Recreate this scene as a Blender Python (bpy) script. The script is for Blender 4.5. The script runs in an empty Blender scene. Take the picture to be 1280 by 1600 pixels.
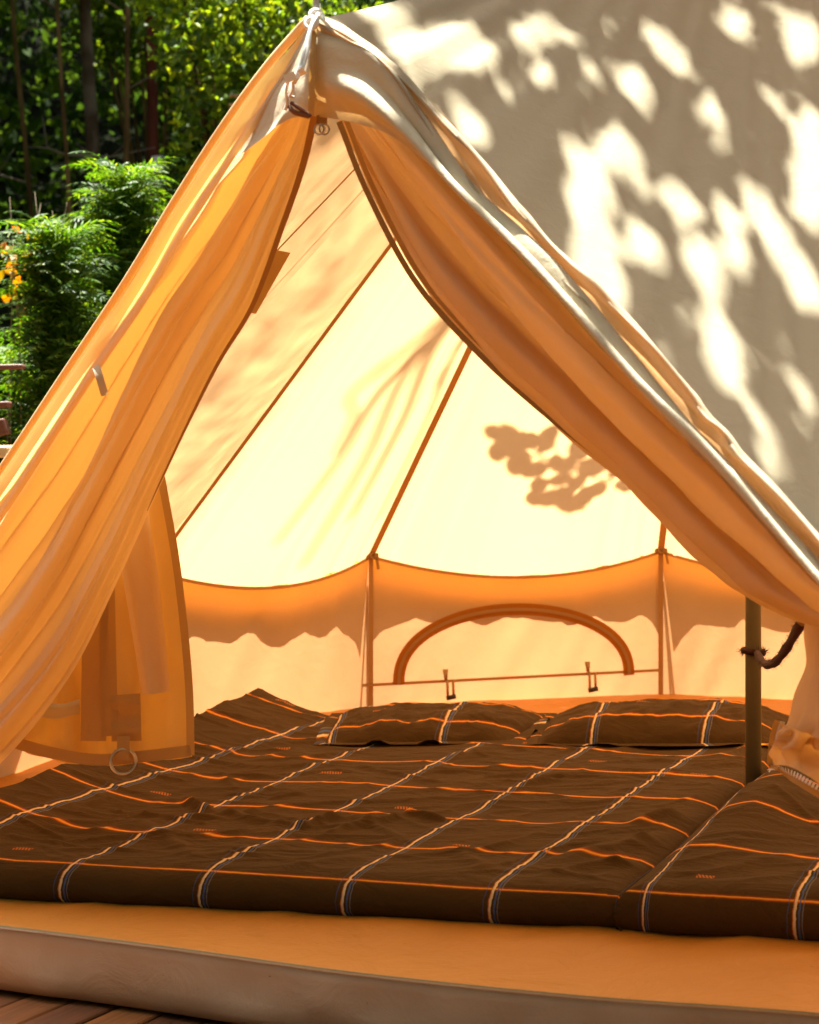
import bpy, math, random
import numpy as np
from mathutils import Vector, Matrix, noise

random.seed(7)
rng = np.random.default_rng(11)
scene = bpy.context.scene
COL = scene.collection
R = math.radians

# ------------------------------------------------------------------ camera, sky, sun, exposure
F, HY, HC = 2800.0, 650.0, 0.94          # focal length in photo pixels, horizon row, eye height
cam_d = bpy.data.cameras.new('camera')
cam = bpy.data.objects.new('camera', cam_d)
COL.objects.link(cam)
cam.location = (0, 0, HC)
cam.rotation_euler = (R(90), 0, 0)
cam_d.sensor_fit = 'VERTICAL'
cam_d.sensor_height = 24.0
cam_d.lens = F / 1600 * 24.0
cam_d.shift_y = (HY - 800) / 1600
cam_d.clip_start = 0.05
cam_d.clip_end = 400
cam_d.dof.use_dof = True
cam_d.dof.focus_distance = 3.8
cam_d.dof.aperture_fstop = 4.2
scene.camera = cam

SUN = Vector((-0.07, 0.31, 0.948)).normalized()      # towards the sun
world = bpy.data.worlds.new('World')
scene.world = world
world.use_nodes = True
wn = world.node_tree
wn.nodes.clear()
sky = wn.nodes.new('ShaderNodeTexSky')
sky.sky_type = 'NISHITA'
sky.sun_disc = False
sky.sun_elevation = math.asin(SUN.z)
sky.sun_rotation = math.atan2(SUN.x, SUN.y)
sky.air_density = 1.0
sky.dust_density = 6.0
sky.ozone_density = 0.6
bg = wn.nodes.new('ShaderNodeBackground')
bg.inputs['Strength'].default_value = 0.05
wo = wn.nodes.new('ShaderNodeOutputWorld')
wn.links.new(sky.outputs[0], bg.inputs[0])
wn.links.new(bg.outputs[0], wo.inputs[0])

sun_d = bpy.data.lights.new('sun', 'SUN')
sun_d.energy = 5.0
sun_d.angle = R(0.5)
sun_d.color = (1.0, 0.96, 0.88)
sun = bpy.data.objects.new('sun', sun_d)
COL.objects.link(sun)
sun.rotation_euler = (-SUN).to_track_quat('-Z', 'Y').to_euler()
sun.location = SUN * 30

scene.view_settings.view_transform = 'Standard'
scene.view_settings.look = 'None'
scene.view_settings.exposure = 3.0
scene.view_settings.gamma = 1.0
scene.view_settings.use_curve_mapping = False
scene.render.engine = 'CYCLES'
scene.cycles.use_denoising = True
scene.cycles.max_bounces = 10
scene.cycles.diffuse_bounces = 6
scene.cycles.transmission_bounces = 6
scene.cycles.transparent_max_bounces = 6
scene.cycles.caustics_reflective = False
scene.cycles.caustics_refractive = False


# ------------------------------------------------------------------ helpers
def W(px, py, Y):
    return Vector(((px - 640) / F * Y, Y, HC - (py - HY) / F * Y))

def ray_plane(px, py, p0, p1, p2, off=0.0):
    n = (p1 - p0).cross(p2 - p0).normalized()
    d = Vector(((px - 640) / F, 1.0, -(py - HY) / F))
    o = Vector((0, 0, HC))
    if n.dot(d) > 0:
        n = -n
    t = (p0 + n * off - o).dot(n) / d.dot(n)
    return o + d * t

def floor_at(px, py, z):
    Y = (HC - z) * F / (py - HY)
    return Vector(((px - 640) / F * Y, Y, z))

def empty(name, loc, label, cat, group=None):
    o = bpy.data.objects.new(name, None)
    o.empty_display_size = 0.1
    COL.objects.link(o)
    o.location = loc
    o['label'] = label
    o['category'] = cat
    if group:
        o['group'] = group
    return o

def tag(o, label, cat, group=None):
    o['label'] = label
    o['category'] = cat
    if group:
        o['group'] = group
    return o

def link(name, me, mat, parent=None, smooth=True):
    o = bpy.data.objects.new(name, me)
    COL.objects.link(o)
    if mat is not None:
        me.materials.append(mat)
    if smooth:
        me.polygons.foreach_set('use_smooth', [True] * len(me.polygons))
    if parent is not None:
        o.parent = parent
        # geometry is written in world space: undo the holder's location
        pl = parent.location if parent.parent is None else Vector((0, 0, 0))
        if parent.type == 'EMPTY' and parent.parent is None:
            o.location = -parent.location
    return o

def mesh_py(name, verts, faces, mat, parent=None, smooth=True, uvs=None):
    me = bpy.data.meshes.new(name)
    me.from_pydata([tuple(v) for v in verts], [], faces)
    if uvs is not None:
        ul = me.uv_layers.new(name='UVMap')
        vi = np.zeros(len(me.loops), dtype=np.int32)
        me.loops.foreach_get('vertex_index', vi)
        ul.data.foreach_set('uv', np.asarray(uvs, dtype=np.float32)[vi].ravel())
    me.update()
    return link(name, me, mat, parent, smooth)

def grid(name, P, mat, parent=None, uv=None, closed=False):
    nu, nv = len(P), len(P[0])
    verts = [p for row in P for p in row]
    faces = []
    for i in range(nu - 1 + (1 if closed else 0)):
        for j in range(nv - 1):
            a, b = i, (i + 1) % nu
            faces.append((a * nv + j, b * nv + j, b * nv + j + 1, a * nv + j + 1))
    uvs = [t for row in uv for t in row] if uv else None
    return mesh_py(name, verts, faces, mat, parent, True, uvs)

def crom(pts, t):
    n = len(pts) - 1
    x = min(max(t, 0.0), 1.0) * n
    i = min(int(x), n - 1)
    f = x - i
    p1, p2 = pts[i], pts[i + 1]
    p0 = pts[i - 1] if i > 0 else p1 * 2 - p2
    p3 = pts[i + 2] if i + 2 <= n else p2 * 2 - p1
    return 0.5 * ((2 * p1) + (p2 - p0) * f + (2 * p0 - 5 * p1 + 4 * p2 - p3) * f * f + (3 * p1 - p0 - 3 * p2 + p3) * f ** 3)

def normals_of(P):
    nu, nv = len(P), len(P[0])
    N = []
    for i in range(nu):
        row = []
        for j in range(nv):
            du = P[min(i + 1, nu - 1)][j] - P[max(i - 1, 0)][j]
            dv = P[i][min(j + 1, nv - 1)] - P[i][max(j - 1, 0)]
            n = du.cross(dv)
            row.append(n.normalized() if n.length > 1e-9 else Vector((0, -1, 0)))
        N.append(row)
    return N

def loft(name, rows, nu, nv, mat, parent=None, disp=None, face=None, warp=None):
    """rows: list of polylines (world Vectors). u runs across the rows, v along them."""
    P = []
    samp = [[crom(r, j / (nv - 1)) for j in range(nv)] for r in rows]
    for i in range(nu):
        u = i / (nu - 1)
        P.append([crom([s[j] for s in samp], u) if len(rows) > 2 else samp[0][j].lerp(samp[1][j], u) for j in range(nv)])
    if disp:
        N = normals_of(P)
        if warp:
            P = [[crom([s[j] for s in samp], warp(i / (nu - 1), j / (nv - 1))) for j in range(nv)] for i in range(nu)]
        face = face or Vector((0, -1, 0))
        for i in range(nu):
            for j in range(nv):
                n = N[i][j]
                if n.dot(face) < 0:
                    n = -n
                P[i][j] = P[i][j] + n * disp(i / (nu - 1), j / (nv - 1))
    uv = [[(i / (nu - 1), j / (nv - 1)) for j in range(nv)] for i in range(nu)]
    return grid(name, P, mat, parent, uv)

def tube_data(pts, radii, seg=8, caps=True):
    verts, faces = [], []
    n = len(pts)
    up = Vector((0.31, 0.2, 0.93)).normalized()
    for i in range(n):
        t = (pts[min(i + 1, n - 1)] - pts[max(i - 1, 0)]).normalized()
        a = t.cross(up)
        if a.length < 0.05:
            a = t.cross(Vector((1, 0, 0)))
        a.normalize()
        b = t.cross(a)
        r = radii[i] if isinstance(radii, (list, tuple)) else radii
        for k in range(seg):
            w = 2 * math.pi * k / seg
            verts.append(pts[i] + a * (r * math.cos(w)) + b * (r * math.sin(w)))
    for i in range(n - 1):
        for k in range(seg):
            k2 = (k + 1) % seg
            faces.append((i * seg + k, i * seg + k2, (i + 1) * seg + k2, (i + 1) * seg + k))
    if caps:
        faces.append(tuple(range(seg - 1, -1, -1)))
        faces.append(tuple((n - 1) * seg + k for k in range(seg)))
    return verts, faces

def join_data(parts):
    V, Fc = [], []
    for v, f in parts:
        o = len(V)
        V += v
        Fc += [tuple(i + o for i in q) for q in f]
    return V, Fc

def tube(name, pts, radii, mat, parent=None, seg=8):
    v, f = tube_data(pts, radii, seg)
    return mesh_py(name, v, f, mat, parent)

def torus_data(c, n, r, tr, seg=20, ts=7):
    n = n.normalized()
    a = n.orthogonal().normalized()
    b = n.cross(a)
    v, f = [], []
    for i in range(seg):
        w = 2 * math.pi * i / seg
        d = a * math.cos(w) + b * math.sin(w)
        for k in range(ts):
            q = 2 * math.pi * k / ts
            v.append(c + d * (r + tr * math.cos(q)) + n * (tr * math.sin(q)))
    for i in range(seg):
        for k in range(ts):
            f.append((i * ts + k, ((i + 1) % seg) * ts + k, ((i + 1) % seg) * ts + (k + 1) % ts, i * ts + (k + 1) % ts))
    return v, f

def box_data(c, ax, ay, az):
    """box about c with half axes (Vectors)"""
    v = [c + ax * i + ay * j + az * k for k in (-1, 1) for j in (-1, 1) for i in (-1, 1)]
    f = [(0, 2, 3, 1), (4, 5, 7, 6), (0, 1, 5, 4), (2, 6, 7, 3), (0, 4, 6, 2), (1, 3, 7, 5)]
    return v, f

def strip(name, pts, width, nrm, mat, parent=None, thick=0.0):
    """flat ribbon along pts, width across, facing nrm"""
    n = len(pts)
    P = [[], []]
    for i in range(n):
        t = (pts[min(i + 1, n - 1)] - pts[max(i - 1, 0)]).normalized()
        nn = nrm(i / (n - 1)) if callable(nrm) else nrm
        w = t.cross(nn).normalized() * ((width(i / (n - 1)) if callable(width) else width) / 2)
        P[0].append(pts[i] - w)
        P[1].append(pts[i] + w)
    return grid(name, P, mat, parent)

def fnoise(x, y, z=0.0):
    return noise.noise(Vector((x, y, z)))


# ------------------------------------------------------------------ materials
def new_mat(name):
    m = bpy.data.materials.new(name)
    m.use_nodes = True
    t = m.node_tree
    t.nodes.clear()
    out = t.nodes.new('ShaderNodeOutputMaterial')
    return m, t, out

def mixcol(t, fac, a, b):
    n = t.nodes.new('ShaderNodeMix')
    n.data_type = 'RGBA'
    for s, v in ((n.inputs[0], fac), (n.inputs[6], a), (n.inputs[7], b)):
        if hasattr(v, 'node'):
            t.links.new(v, s)
        else:
            s.default_value = v if not isinstance(v, tuple) else (*v, 1.0)[:4]
    return n.outputs[2]

def tex_noise(t, scale, detail=4, rough=0.55, coord='Object', dist=0.0, vec_scale=None):
    tc = t.nodes.new('ShaderNodeTexCoord')
    n = t.nodes.new('ShaderNodeTexNoise')
    n.inputs['Scale'].default_value = scale
    n.inputs['Detail'].default_value = detail
    n.inputs['Roughness'].default_value = rough
    n.inputs['Distortion'].default_value = dist
    src = tc.outputs[coord]
    if vec_scale:
        mp = t.nodes.new('ShaderNodeMapping')
        mp.inputs['Scale'].default_value = vec_scale
        t.links.new(src, mp.inputs['Vector'])
        src = mp.outputs[0]
    t.links.new(src, n.inputs['Vector'])
    return n.outputs['Fac']

def ramp(t, fac, stops, interp='LINEAR'):
    r = t.nodes.new('ShaderNodeValToRGB')
    r.color_ramp.interpolation = interp
    e = r.color_ramp.elements
    while len(e) < len(stops):
        e.new(0.5)
    for i, (p, c) in enumerate(stops):
        e[i].position = p
        e[i].color = (*c, 1.0) if len(c) == 3 else c
    if hasattr(fac, 'node'):
        t.links.new(fac, r.inputs[0])
    return r.outputs[0]

def bump(t, h, strength, dist=0.01):
    b = t.nodes.new('ShaderNodeBump')
    b.inputs['Strength'].default_value = strength
    b.inputs['Distance'].default_value = dist
    t.links.new(h, b.inputs['Height'])
    return b.outputs[0]

def mat_canvas(name, refl, trans, var=0.10, bstr=0.25):
    m, t, out = new_mat(name)
    nz = tex_noise(t, 3.0, 6, 0.6)
    fine = tex_noise(t, 420.0, 2, 0.5)
    lo = tuple(c * (1 - var) for c in refl)
    c1 = mixcol(t, nz, lo, refl)
    c2 = mixcol(t, nz, tuple(c * (1 - var * 1.2) for c in trans), trans)
    d = t.nodes.new('ShaderNodeBsdfDiffuse')
    tr = t.nodes.new('ShaderNodeBsdfTranslucent')
    t.links.new(c1, d.inputs[0])
    t.links.new(c2, tr.inputs[0])
    crease = tex_noise(t, 26.0, 5, 0.6, dist=0.6)
    mx = t.nodes.new('ShaderNodeMath')
    mx.operation = 'MULTIPLY_ADD'
    t.links.new(fine, mx.inputs[0])
    mx.inputs[1].default_value = 0.12
    t.links.new(crease, mx.inputs[2])
    nb = bump(t, mx.outputs[0], bstr, 0.006)
    t.links.new(nb, d.inputs['Normal'])
    t.links.new(nb, tr.inputs['Normal'])
    a = t.nodes.new('ShaderNodeAddShader')
    t.links.new(d.outputs[0], a.inputs[0])
    t.links.new(tr.outputs[0], a.inputs[1])
    t.links.new(a.outputs[0], out.inputs[0])
    return m

def mat_simple(name, col, rough=0.6, metallic=0.0, nscale=12.0, var=0.25, bstr=0.15, dist=0.004, coat=0.0, vec_scale=None, spec=0.4):
    m, t, out = new_mat(name)
    p = t.nodes.new('ShaderNodeBsdfPrincipled')
    nz = tex_noise(t, nscale, 5, 0.6, vec_scale=vec_scale)
    c = mixcol(t, nz, tuple(x * (1 - var) for x in col), tuple(min(1, x * (1 + var)) for x in col))
    t.links.new(c, p.inputs['Base Color'])
    p.inputs['Roughness'].default_value = rough
    p.inputs['Metallic'].default_value = metallic
    p.inputs['Specular IOR Level'].default_value = spec
    if bstr:
        t.links.new(bump(t, nz, bstr, dist), p.inputs['Normal'])
    t.links.new(p.outputs[0], out.inputs[0])
    return m

def mat_leaf(name, c_dark, c_mid, c_light, trans=0.9, rough=0.5, spec=0.2):
    m, t, out = new_mat(name)
    g = t.nodes.new('ShaderNodeNewGeometry')
    col = ramp(t, g.outputs['Random Per Island'], [(0.0, c_dark), (0.5, c_mid), (1.0, c_light)])
    p = t.nodes.new('ShaderNodeBsdfPrincipled')
    t.links.new(col, p.inputs['Base Color'])
    p.inputs['Roughness'].default_value = rough
    p.inputs['Specular IOR Level'].default_value = spec
    tr = t.nodes.new('ShaderNodeBsdfTranslucent')
    hs = t.nodes.new('ShaderNodeHueSaturation')
    hs.inputs['Hue'].default_value = 0.475
    hs.inputs['Saturation'].default_value = 1.1
    hs.inputs['Value'].default_value = trans * 1.8
    t.links.new(col, hs.inputs['Color'])
    t.links.new(hs.outputs[0], tr.inputs[0])
    mx = t.nodes.new('ShaderNodeMixShader')
    mx.inputs[0].default_value = 0.5
    t.links.new(p.outputs[0], mx.inputs[1])
    t.links.new(tr.outputs[0], mx.inputs[2])
    t.links.new(mx.outputs[0], out.inputs[0])
    return m

def mat_bark(name, a, b, scale=6.0):
    m, t, out = new_mat(name)
    p = t.nodes.new('ShaderNodeBsdfPrincipled')
    nz = tex_noise(t, scale, 6, 0.65, vec_scale=(1, 1, 0.25), dist=0.4)
    patch = tex_noise(t, 1.7, 3, 0.5)
    c = ramp(t, nz, [(0.3, tuple(x * 0.45 for x in a)), (0.55, a), (0.8, b)])
    c = mixcol(t, ramp(t, patch, [(0.52, (0, 0, 0)), (0.62, (1, 1, 1))]), c, tuple((x + y) * 0.6 for x, y in zip(a, b)))
    t.links.new(c, p.inputs['Base Color'])
    p.inputs['Roughness'].default_value = 0.9
    p.inputs['Specular IOR Level'].default_value = 0.04
    t.links.new(bump(t, nz, 0.7, 0.02), p.inputs['Normal'])
    t.links.new(p.outputs[0], out.inputs[0])
    return m

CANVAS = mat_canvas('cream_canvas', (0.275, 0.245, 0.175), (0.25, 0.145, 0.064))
WALLCANVAS = mat_canvas('wall_canvas', (0.27, 0.225, 0.15), (0.215, 0.108, 0.046))  # canvas copy letting less light through, so the wall glows more dimly
OUTER = mat_canvas('dimmed_roof_canvas', (0.30, 0.272, 0.19), (0.105, 0.066, 0.023))  # canvas copy with less transmission, dimming the interior glow through the front panel
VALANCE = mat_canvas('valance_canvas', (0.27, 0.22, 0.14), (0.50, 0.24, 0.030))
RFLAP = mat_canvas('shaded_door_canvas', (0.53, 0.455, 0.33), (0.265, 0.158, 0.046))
TAILC = mat_canvas('door_tail_canvas', (0.28, 0.21, 0.11), (0.40, 0.21, 0.034))
FLAP = mat_canvas('door_canvas', (0.34, 0.29, 0.20), (0.49, 0.325, 0.108))
CANVAS_HEM = mat_canvas('folded_canvas', (0.46, 0.41, 0.30), (0.095, 0.056, 0.019), bstr=0.4)
CREAM = mat_canvas('brightened_canvas', (0.50, 0.40, 0.25), (0.24, 0.14, 0.045))  # paler canvas copy: light on and through the cloth put into its colour
BINDING = mat_canvas('orange_binding', (0.27, 0.105, 0.016), (0.085, 0.026, 0.001))
SEAM = mat_canvas('seam_tape', (0.30, 0.18, 0.07), (0.07, 0.022, 0.002), bstr=0.2)
ZIP = mat_canvas('zip_tape', (0.27, 0.20, 0.10), (0.05, 0.024, 0.005))
WEB = mat_canvas('webbing', (0.33, 0.22, 0.095), (0.15, 0.075, 0.013))
POLE = mat_simple('olive_steel', (0.22, 0.18, 0.09), 0.38, 0.0, 40, 0.12, 0.05, 0.001)
STEEL = mat_simple('dull_steel', (0.42, 0.36, 0.28), 0.35, 1.0, 60, 0.2, 0.05, 0.001)
CORD = mat_simple('white_cord', (0.75, 0.74, 0.70), 0.7, 0.0, 200, 0.15, 0.3, 0.001)
GREYROPE = mat_simple('grey_rope', (0.36, 0.33, 0.27), 0.85, 0.0, 160, 0.4, 0.6, 0.002)
BROWNROPE = mat_simple('dark_brown_rope', (0.055, 0.016, 0.012), 0.95, 0.0, 90, 0.5, 0.6, 0.003)
BROWNLACE = mat_simple('brown_lace', (0.16, 0.06, 0.025), 0.8, 0.0, 120, 0.3, 0.4, 0.002)
PLASTIC = mat_simple('white_plastic', (0.8, 0.8, 0.78), 0.35, 0.0, 30, 0.05, 0.0)
WOODRED = mat_simple('red_brown_wood', (0.075, 0.022, 0.009), 0.6, 0.0, 8, 0.45, 0.4, 0.006, vec_scale=(1, 1, 6))
WOODPALE = mat_simple('pale_wood', (0.42, 0.28, 0.13), 0.65, 0.0, 9, 0.3, 0.3, 0.004, vec_scale=(0.6, 6, 6))
TAG = mat_simple('white_marker', (0.62, 0.52, 0.50), 0.6, 0.0, 20, 0.1, 0.0)

def mat_pvc(name, col, var, rough, bs=0.5):
    m, t, out = new_mat(name)
    p = t.nodes.new('ShaderNodeBsdfPrincipled')
    big = tex_noise(t, 2.2, 5, 0.6)
    mid = tex_noise(t, 9.0, 6, 0.65, dist=1.2)
    c = mixcol(t, big, tuple(x * (1 - var) for x in col), tuple(x * (1 + var) for x in col))
    spots = ramp(t, tex_noise(t, 85.0, 2, 0.5), [(0.225, (1, 1, 1)), (0.25, (0, 0, 0))])
    c = mixcol(t, spots, c, tuple(x * 0.55 for x in col))
    t.links.new(c, p.inputs['Base Color'])
    p.inputs['Roughness'].default_value = rough
    p.inputs['Specular IOR Level'].default_value = 0.35
    t.links.new(bump(t, mid, bs, 0.015), p.inputs['Normal'])
    t.links.new(p.outputs[0], out.inputs[0])
    return m

GROUNDSHEET = mat_pvc('ochre_groundsheet', (0.45, 0.180, 0.017), 0.12, 0.55)
LIP = mat_pvc('grey_tan_groundsheet_back', (0.40, 0.272, 0.172), 0.20, 0.6, 0.22)

def mat_deck():
    m, t, out = new_mat('brown_deck_wood')
    p = t.nodes.new('ShaderNodeBsdfPrincipled')
    oi = t.nodes.new('ShaderNodeObjectInfo')
    grain = tex_noise(t, 7.0, 7, 0.65, vec_scale=(14, 0.7, 14), dist=0.5)
    base = ramp(t, oi.outputs['Random'], [(0, (0.10, 0.028, 0.004)), (0.5, (0.15, 0.045, 0.006)), (1, (0.25, 0.085, 0.013))])
    g = ramp(t, grain, [(0.3, (0.45, 0.45, 0.45)), (0.7, (1.15, 1.15, 1.15))])
    mu = t.nodes.new('ShaderNodeMix')
    mu.data_type = 'RGBA'
    mu.blend_type = 'MULTIPLY'
    mu.inputs[0].default_value = 1.0
    t.links.new(base, mu.inputs[6])
    t.links.new(g, mu.inputs[7])
    t.links.new(mu.outputs[2], p.inputs['Base Color'])
    p.inputs['Roughness'].default_value = 0.55
    t.links.new(bump(t, grain, 0.4, 0.004), p.inputs['Normal'])
    t.links.new(p.outputs[0], out.inputs[0])
    return m
DECKWOOD = mat_deck()

def mat_blanket(name, nseed):
    """dark brown cotton woven with white/blue/red warp stripes and orange weft stripes, small brocade motifs"""
    m, t, out = new_mat(name)
    uv = t.nodes.new('ShaderNodeUVMap')
    uv.uv_map = 'UVMap'
    sep = t.nodes.new('ShaderNodeSeparateXYZ')
    t.links.new(uv.outputs[0], sep.inputs[0])
    def mth(op, a, b=None, c=None):
        n = t.nodes.new('ShaderNodeMath')
        n.operation = op
        for i, v in enumerate((a, b, c)):
            if v is None:
                continue
            if hasattr(v, 'node'):
                t.links.new(v, n.inputs[i])
            else:
                n.inputs[i].default_value = v
        return n.outputs[0]
    # a little wander in the yarn
    wob = tex_noise(t, 60.0, 3, 0.6)
    wobc = mth('MULTIPLY', mth('SUBTRACT', wob, 0.5), 0.018)
    fu = mth('FRACT', mth('ADD', mth('ADD', sep.outputs[0], 100.5), wobc))
    fv = mth('FRACT', mth('ADD', mth('ADD', sep.outputs[1], 100.5), wobc))
    weave = tex_noise(t, 300.0, 2, 0.5, vec_scale=(1, 1, 1))
    big = tex_noise(t, 5.0, 4, 0.6)
    base = mixcol(t, big, (0.050, 0.0255, 0.0058), (0.090, 0.046, 0.011))
    base = mixcol(t, mth('MULTIPLY', weave, 0.35), base, (0.05, 0.026, 0.008))
    K = (0, 0, 0)
    # warp stripe colours + masks
    ucol = ramp(t, fu, [(0.0, (.05, .09, .22)), (0.485, (.45, .07, .02)), (0.490, (.60, .26, .04)), (0.496, (.72, .58, .36)),
                        (0.5095, (.03, .02, .02)), (0.526, (.06, .12, .30)), (0.55, (.16, .17, .20))], 'CONSTANT')
    umask = ramp(t, fu, [(0.0, K), (0.452, (.6, .6, .6)), (0.460, K), (0.485, (.9, .9, .9)), (0.5095, K), (0.527, (.85, .85, .85)), (0.539, K), (0.549, (.7, .7, .7)), (0.558, K)], 'CONSTANT')
    vcol = ramp(t, fv, [(0.0, (.50, .11, .010)), (0.490, (.66, .20, .015)), (0.500, (.72, .38, .045)), (0.510, (.64, .18, .014)), (0.519, (.42, .06, .008))], 'CONSTANT')
    vmask = ramp(t, fv, [(0.0, K), (0.470, (.35, .35, .35)), (0.476, K), (0.481, (.95, .95, .95)), (0.526, K), (0.533, (.4, .4, .4)), (0.540, K)], 'CONSTANT')
    c = mixcol(t, vmask, base, vcol)
    c = mixcol(t, umask, c, ucol)
    # brocade dashes in some squares
    cu = mth('FLOOR', mth('ADD', sep.outputs[0], 100.0))
    cv = mth('FLOOR', mth('ADD', sep.outputs[1], 100.0))
    comb = t.nodes.new('ShaderNodeCombineXYZ')
    t.links.new(cu, comb.inputs[0])
    t.links.new(cv, comb.inputs[1])
    comb.inputs[2].default_value = nseed
    wnz = t.nodes.new('ShaderNodeTexWhiteNoise')
    t.links.new(comb.outputs[0], wnz.inputs[0])
    ru = mth('FRACT', mth('ADD', sep.outputs[0], 100.0))
    rv = mth('FRACT', mth('ADD', sep.outputs[1], 100.0))
    scol = t.nodes.new('ShaderNodeSeparateColor')
    t.links.new(wnz.outputs['Color'], scol.inputs[0])
    cu0 = mth('MULTIPLY_ADD', scol.outputs[0], 0.34, 0.12)
    cv0 = mth('MULTIPLY_ADD', scol.outputs[1], 0.40, 0.10)
    hw = mth('MULTIPLY_ADD', scol.outputs[2], 0.06, 0.045)
    bu = mth('LESS_THAN', mth('ABSOLUTE', mth('SUBTRACT', ru, cu0)), hw)
    bv = mth('LESS_THAN', mth('ABSOLUTE', mth('SUBTRACT', rv, cv0)), 0.030)
    zig = mth('GREATER_THAN', mth('SINE', mth('ADD', mth('MULTIPLY', ru, 260.0), mth('MULTIPLY', rv, 120.0))), -0.5)
    on = mth('GREATER_THAN', wnz.outputs[0], 0.52)
    mk = mth('MULTIPLY', mth('MULTIPLY', bu, bv), mth('MULTIPLY', zig, on))
    c = mixcol(t, mth('MULTIPLY', mk, 0.7), c, (.50, .15, .03))
    p = t.nodes.new('ShaderNodeBsdfPrincipled')
    t.links.new(c, p.inputs['Base Color'])
    p.inputs['Roughness'].default_value = 0.85
    p.inputs['Specular IOR Level'].default_value = 0.10
    p.inputs['Sheen Weight'].default_value = 0.0
    p.inputs['Sheen Roughness'].default_value = 0.5
    cr = tex_noise(t, 9.0, 6, 0.6, dist=2.4, vec_scale=(1, 1.7, 1))
    h = mth('ADD', cr, mth('MULTIPLY', weave, 0.05))
    t.links.new(bump(t, h, 0.40, 0.022), p.inputs['Normal'])
    t.links.new(p.outputs[0], out.inputs[0])
    return m
BLANKET = mat_blanket('striped_brown_cotton', 3.0)
PILLOWCLOTH = mat_blanket('striped_brown_pillow_cotton', 9.0)

def mat_ground():
    m, t, out = new_mat('forest_floor')
    p = t.nodes.new('ShaderNodeBsdfPrincipled')
    nz = tex_noise(t, 1.2, 8, 0.7)
    n2 = tex_noise(t, 14.0, 6, 0.7)
    c = ramp(t, nz, [(0.35, (0.004, 0.005, 0.0015)), (0.55, (0.006, 0.009, 0.0025)), (0.75, (0.014, 0.012, 0.005))])
    t.links.new(c, p.inputs['Base Color'])
    p.inputs['Roughness'].default_value = 0.95
    p.inputs['Specular IOR Level'].default_value = 0.02
    t.links.new(bump(t, n2, 1.0, 0.06), p.inputs['Normal'])
    t.links.new(p.outputs[0], out.inputs[0])
    return m
GROUND = mat_ground()
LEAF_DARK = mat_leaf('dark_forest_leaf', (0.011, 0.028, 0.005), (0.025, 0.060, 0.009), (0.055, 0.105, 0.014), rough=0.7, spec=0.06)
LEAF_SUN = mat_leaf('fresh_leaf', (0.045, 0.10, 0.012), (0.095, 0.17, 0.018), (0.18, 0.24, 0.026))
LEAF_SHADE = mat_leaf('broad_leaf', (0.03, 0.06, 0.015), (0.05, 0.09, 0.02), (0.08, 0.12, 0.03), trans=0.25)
LEAF_THUJA = mat_leaf('thuja_spray', (0.014, 0.048, 0.006), (0.034, 0.094, 0.010), (0.10, 0.165, 0.018), spec=0.10)
LEAF_YELLOW = mat_leaf('yellowing_leaf', (0.10, 0.13, 0.02), (0.32, 0.20, 0.02), (0.42, 0.16, 0.03))
BARK = mat_bark('brown_bark', (0.085, 0.050, 0.015), (0.17, 0.108, 0.038))
BARKRED = mat_bark('red_bark', (0.095, 0.026, 0.012), (0.14, 0.048, 0.024))
BARKPALE = mat_bark('pale_bark', (0.075, 0.045, 0.022), (0.20, 0.15, 0.11), 4.0)
TWIG = mat_simple('bare_twig', (0.16, 0.12, 0.07), 0.8, 0.0, 30, 0.3, 0.2)


# ------------------------------------------------------------------ tent frame points
P = Vector((0.80, 4.17, 0.0))
T = Vector((0.80, 4.17, 2.50))
A = Vector(W(490, 32, 3.0))
RAD, EZ = 2.06, 0.47

def rim(phi, r=RAD, z=EZ):
    return Vector((P.x + r * math.sin(R(phi)), P.y + r * math.cos(R(phi)), z))

Lv = Vector((-1.03, 3.50, EZ))
Rv = Vector((0.80, 2.22, EZ))
RIM = [Lv, rim(-80), rim(-51), rim(-27), rim(2), rim(32), rim(62), rim(92), rim(122), rim(152), Rv]
DECK_Z = -0.088


# ------------------------------------------------------------------ ground and deck
def hill(x, y):
    d = max(0.0, y - 7.0 + 0.25 * max(0, -x - 2))
    h = -0.45 + 0.30 * min(d, 12) + 0.75 * min(max(0, d - 12), 22)
    side = max(0.0, abs(x) - 6.0)
    h += 0.05 * side
    return h + 0.12 * fnoise(x * 0.35, y * 0.35) + 0.05 * fnoise(x * 1.3, y * 1.3)

xs = np.concatenate([np.linspace(-90, -14, 20), np.linspace(-13, 13, 66), np.linspace(14, 90, 20)])
ys = np.concatenate([np.linspace(-60, -6, 14), np.linspace(-5, 26, 78), np.linspace(28, 110, 24)])
gv = [[Vector((x, y, hill(x, y))) for y in ys] for x in xs]
ground = grid('ground', gv, GROUND)
ground['kind'] = 'structure'

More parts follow.
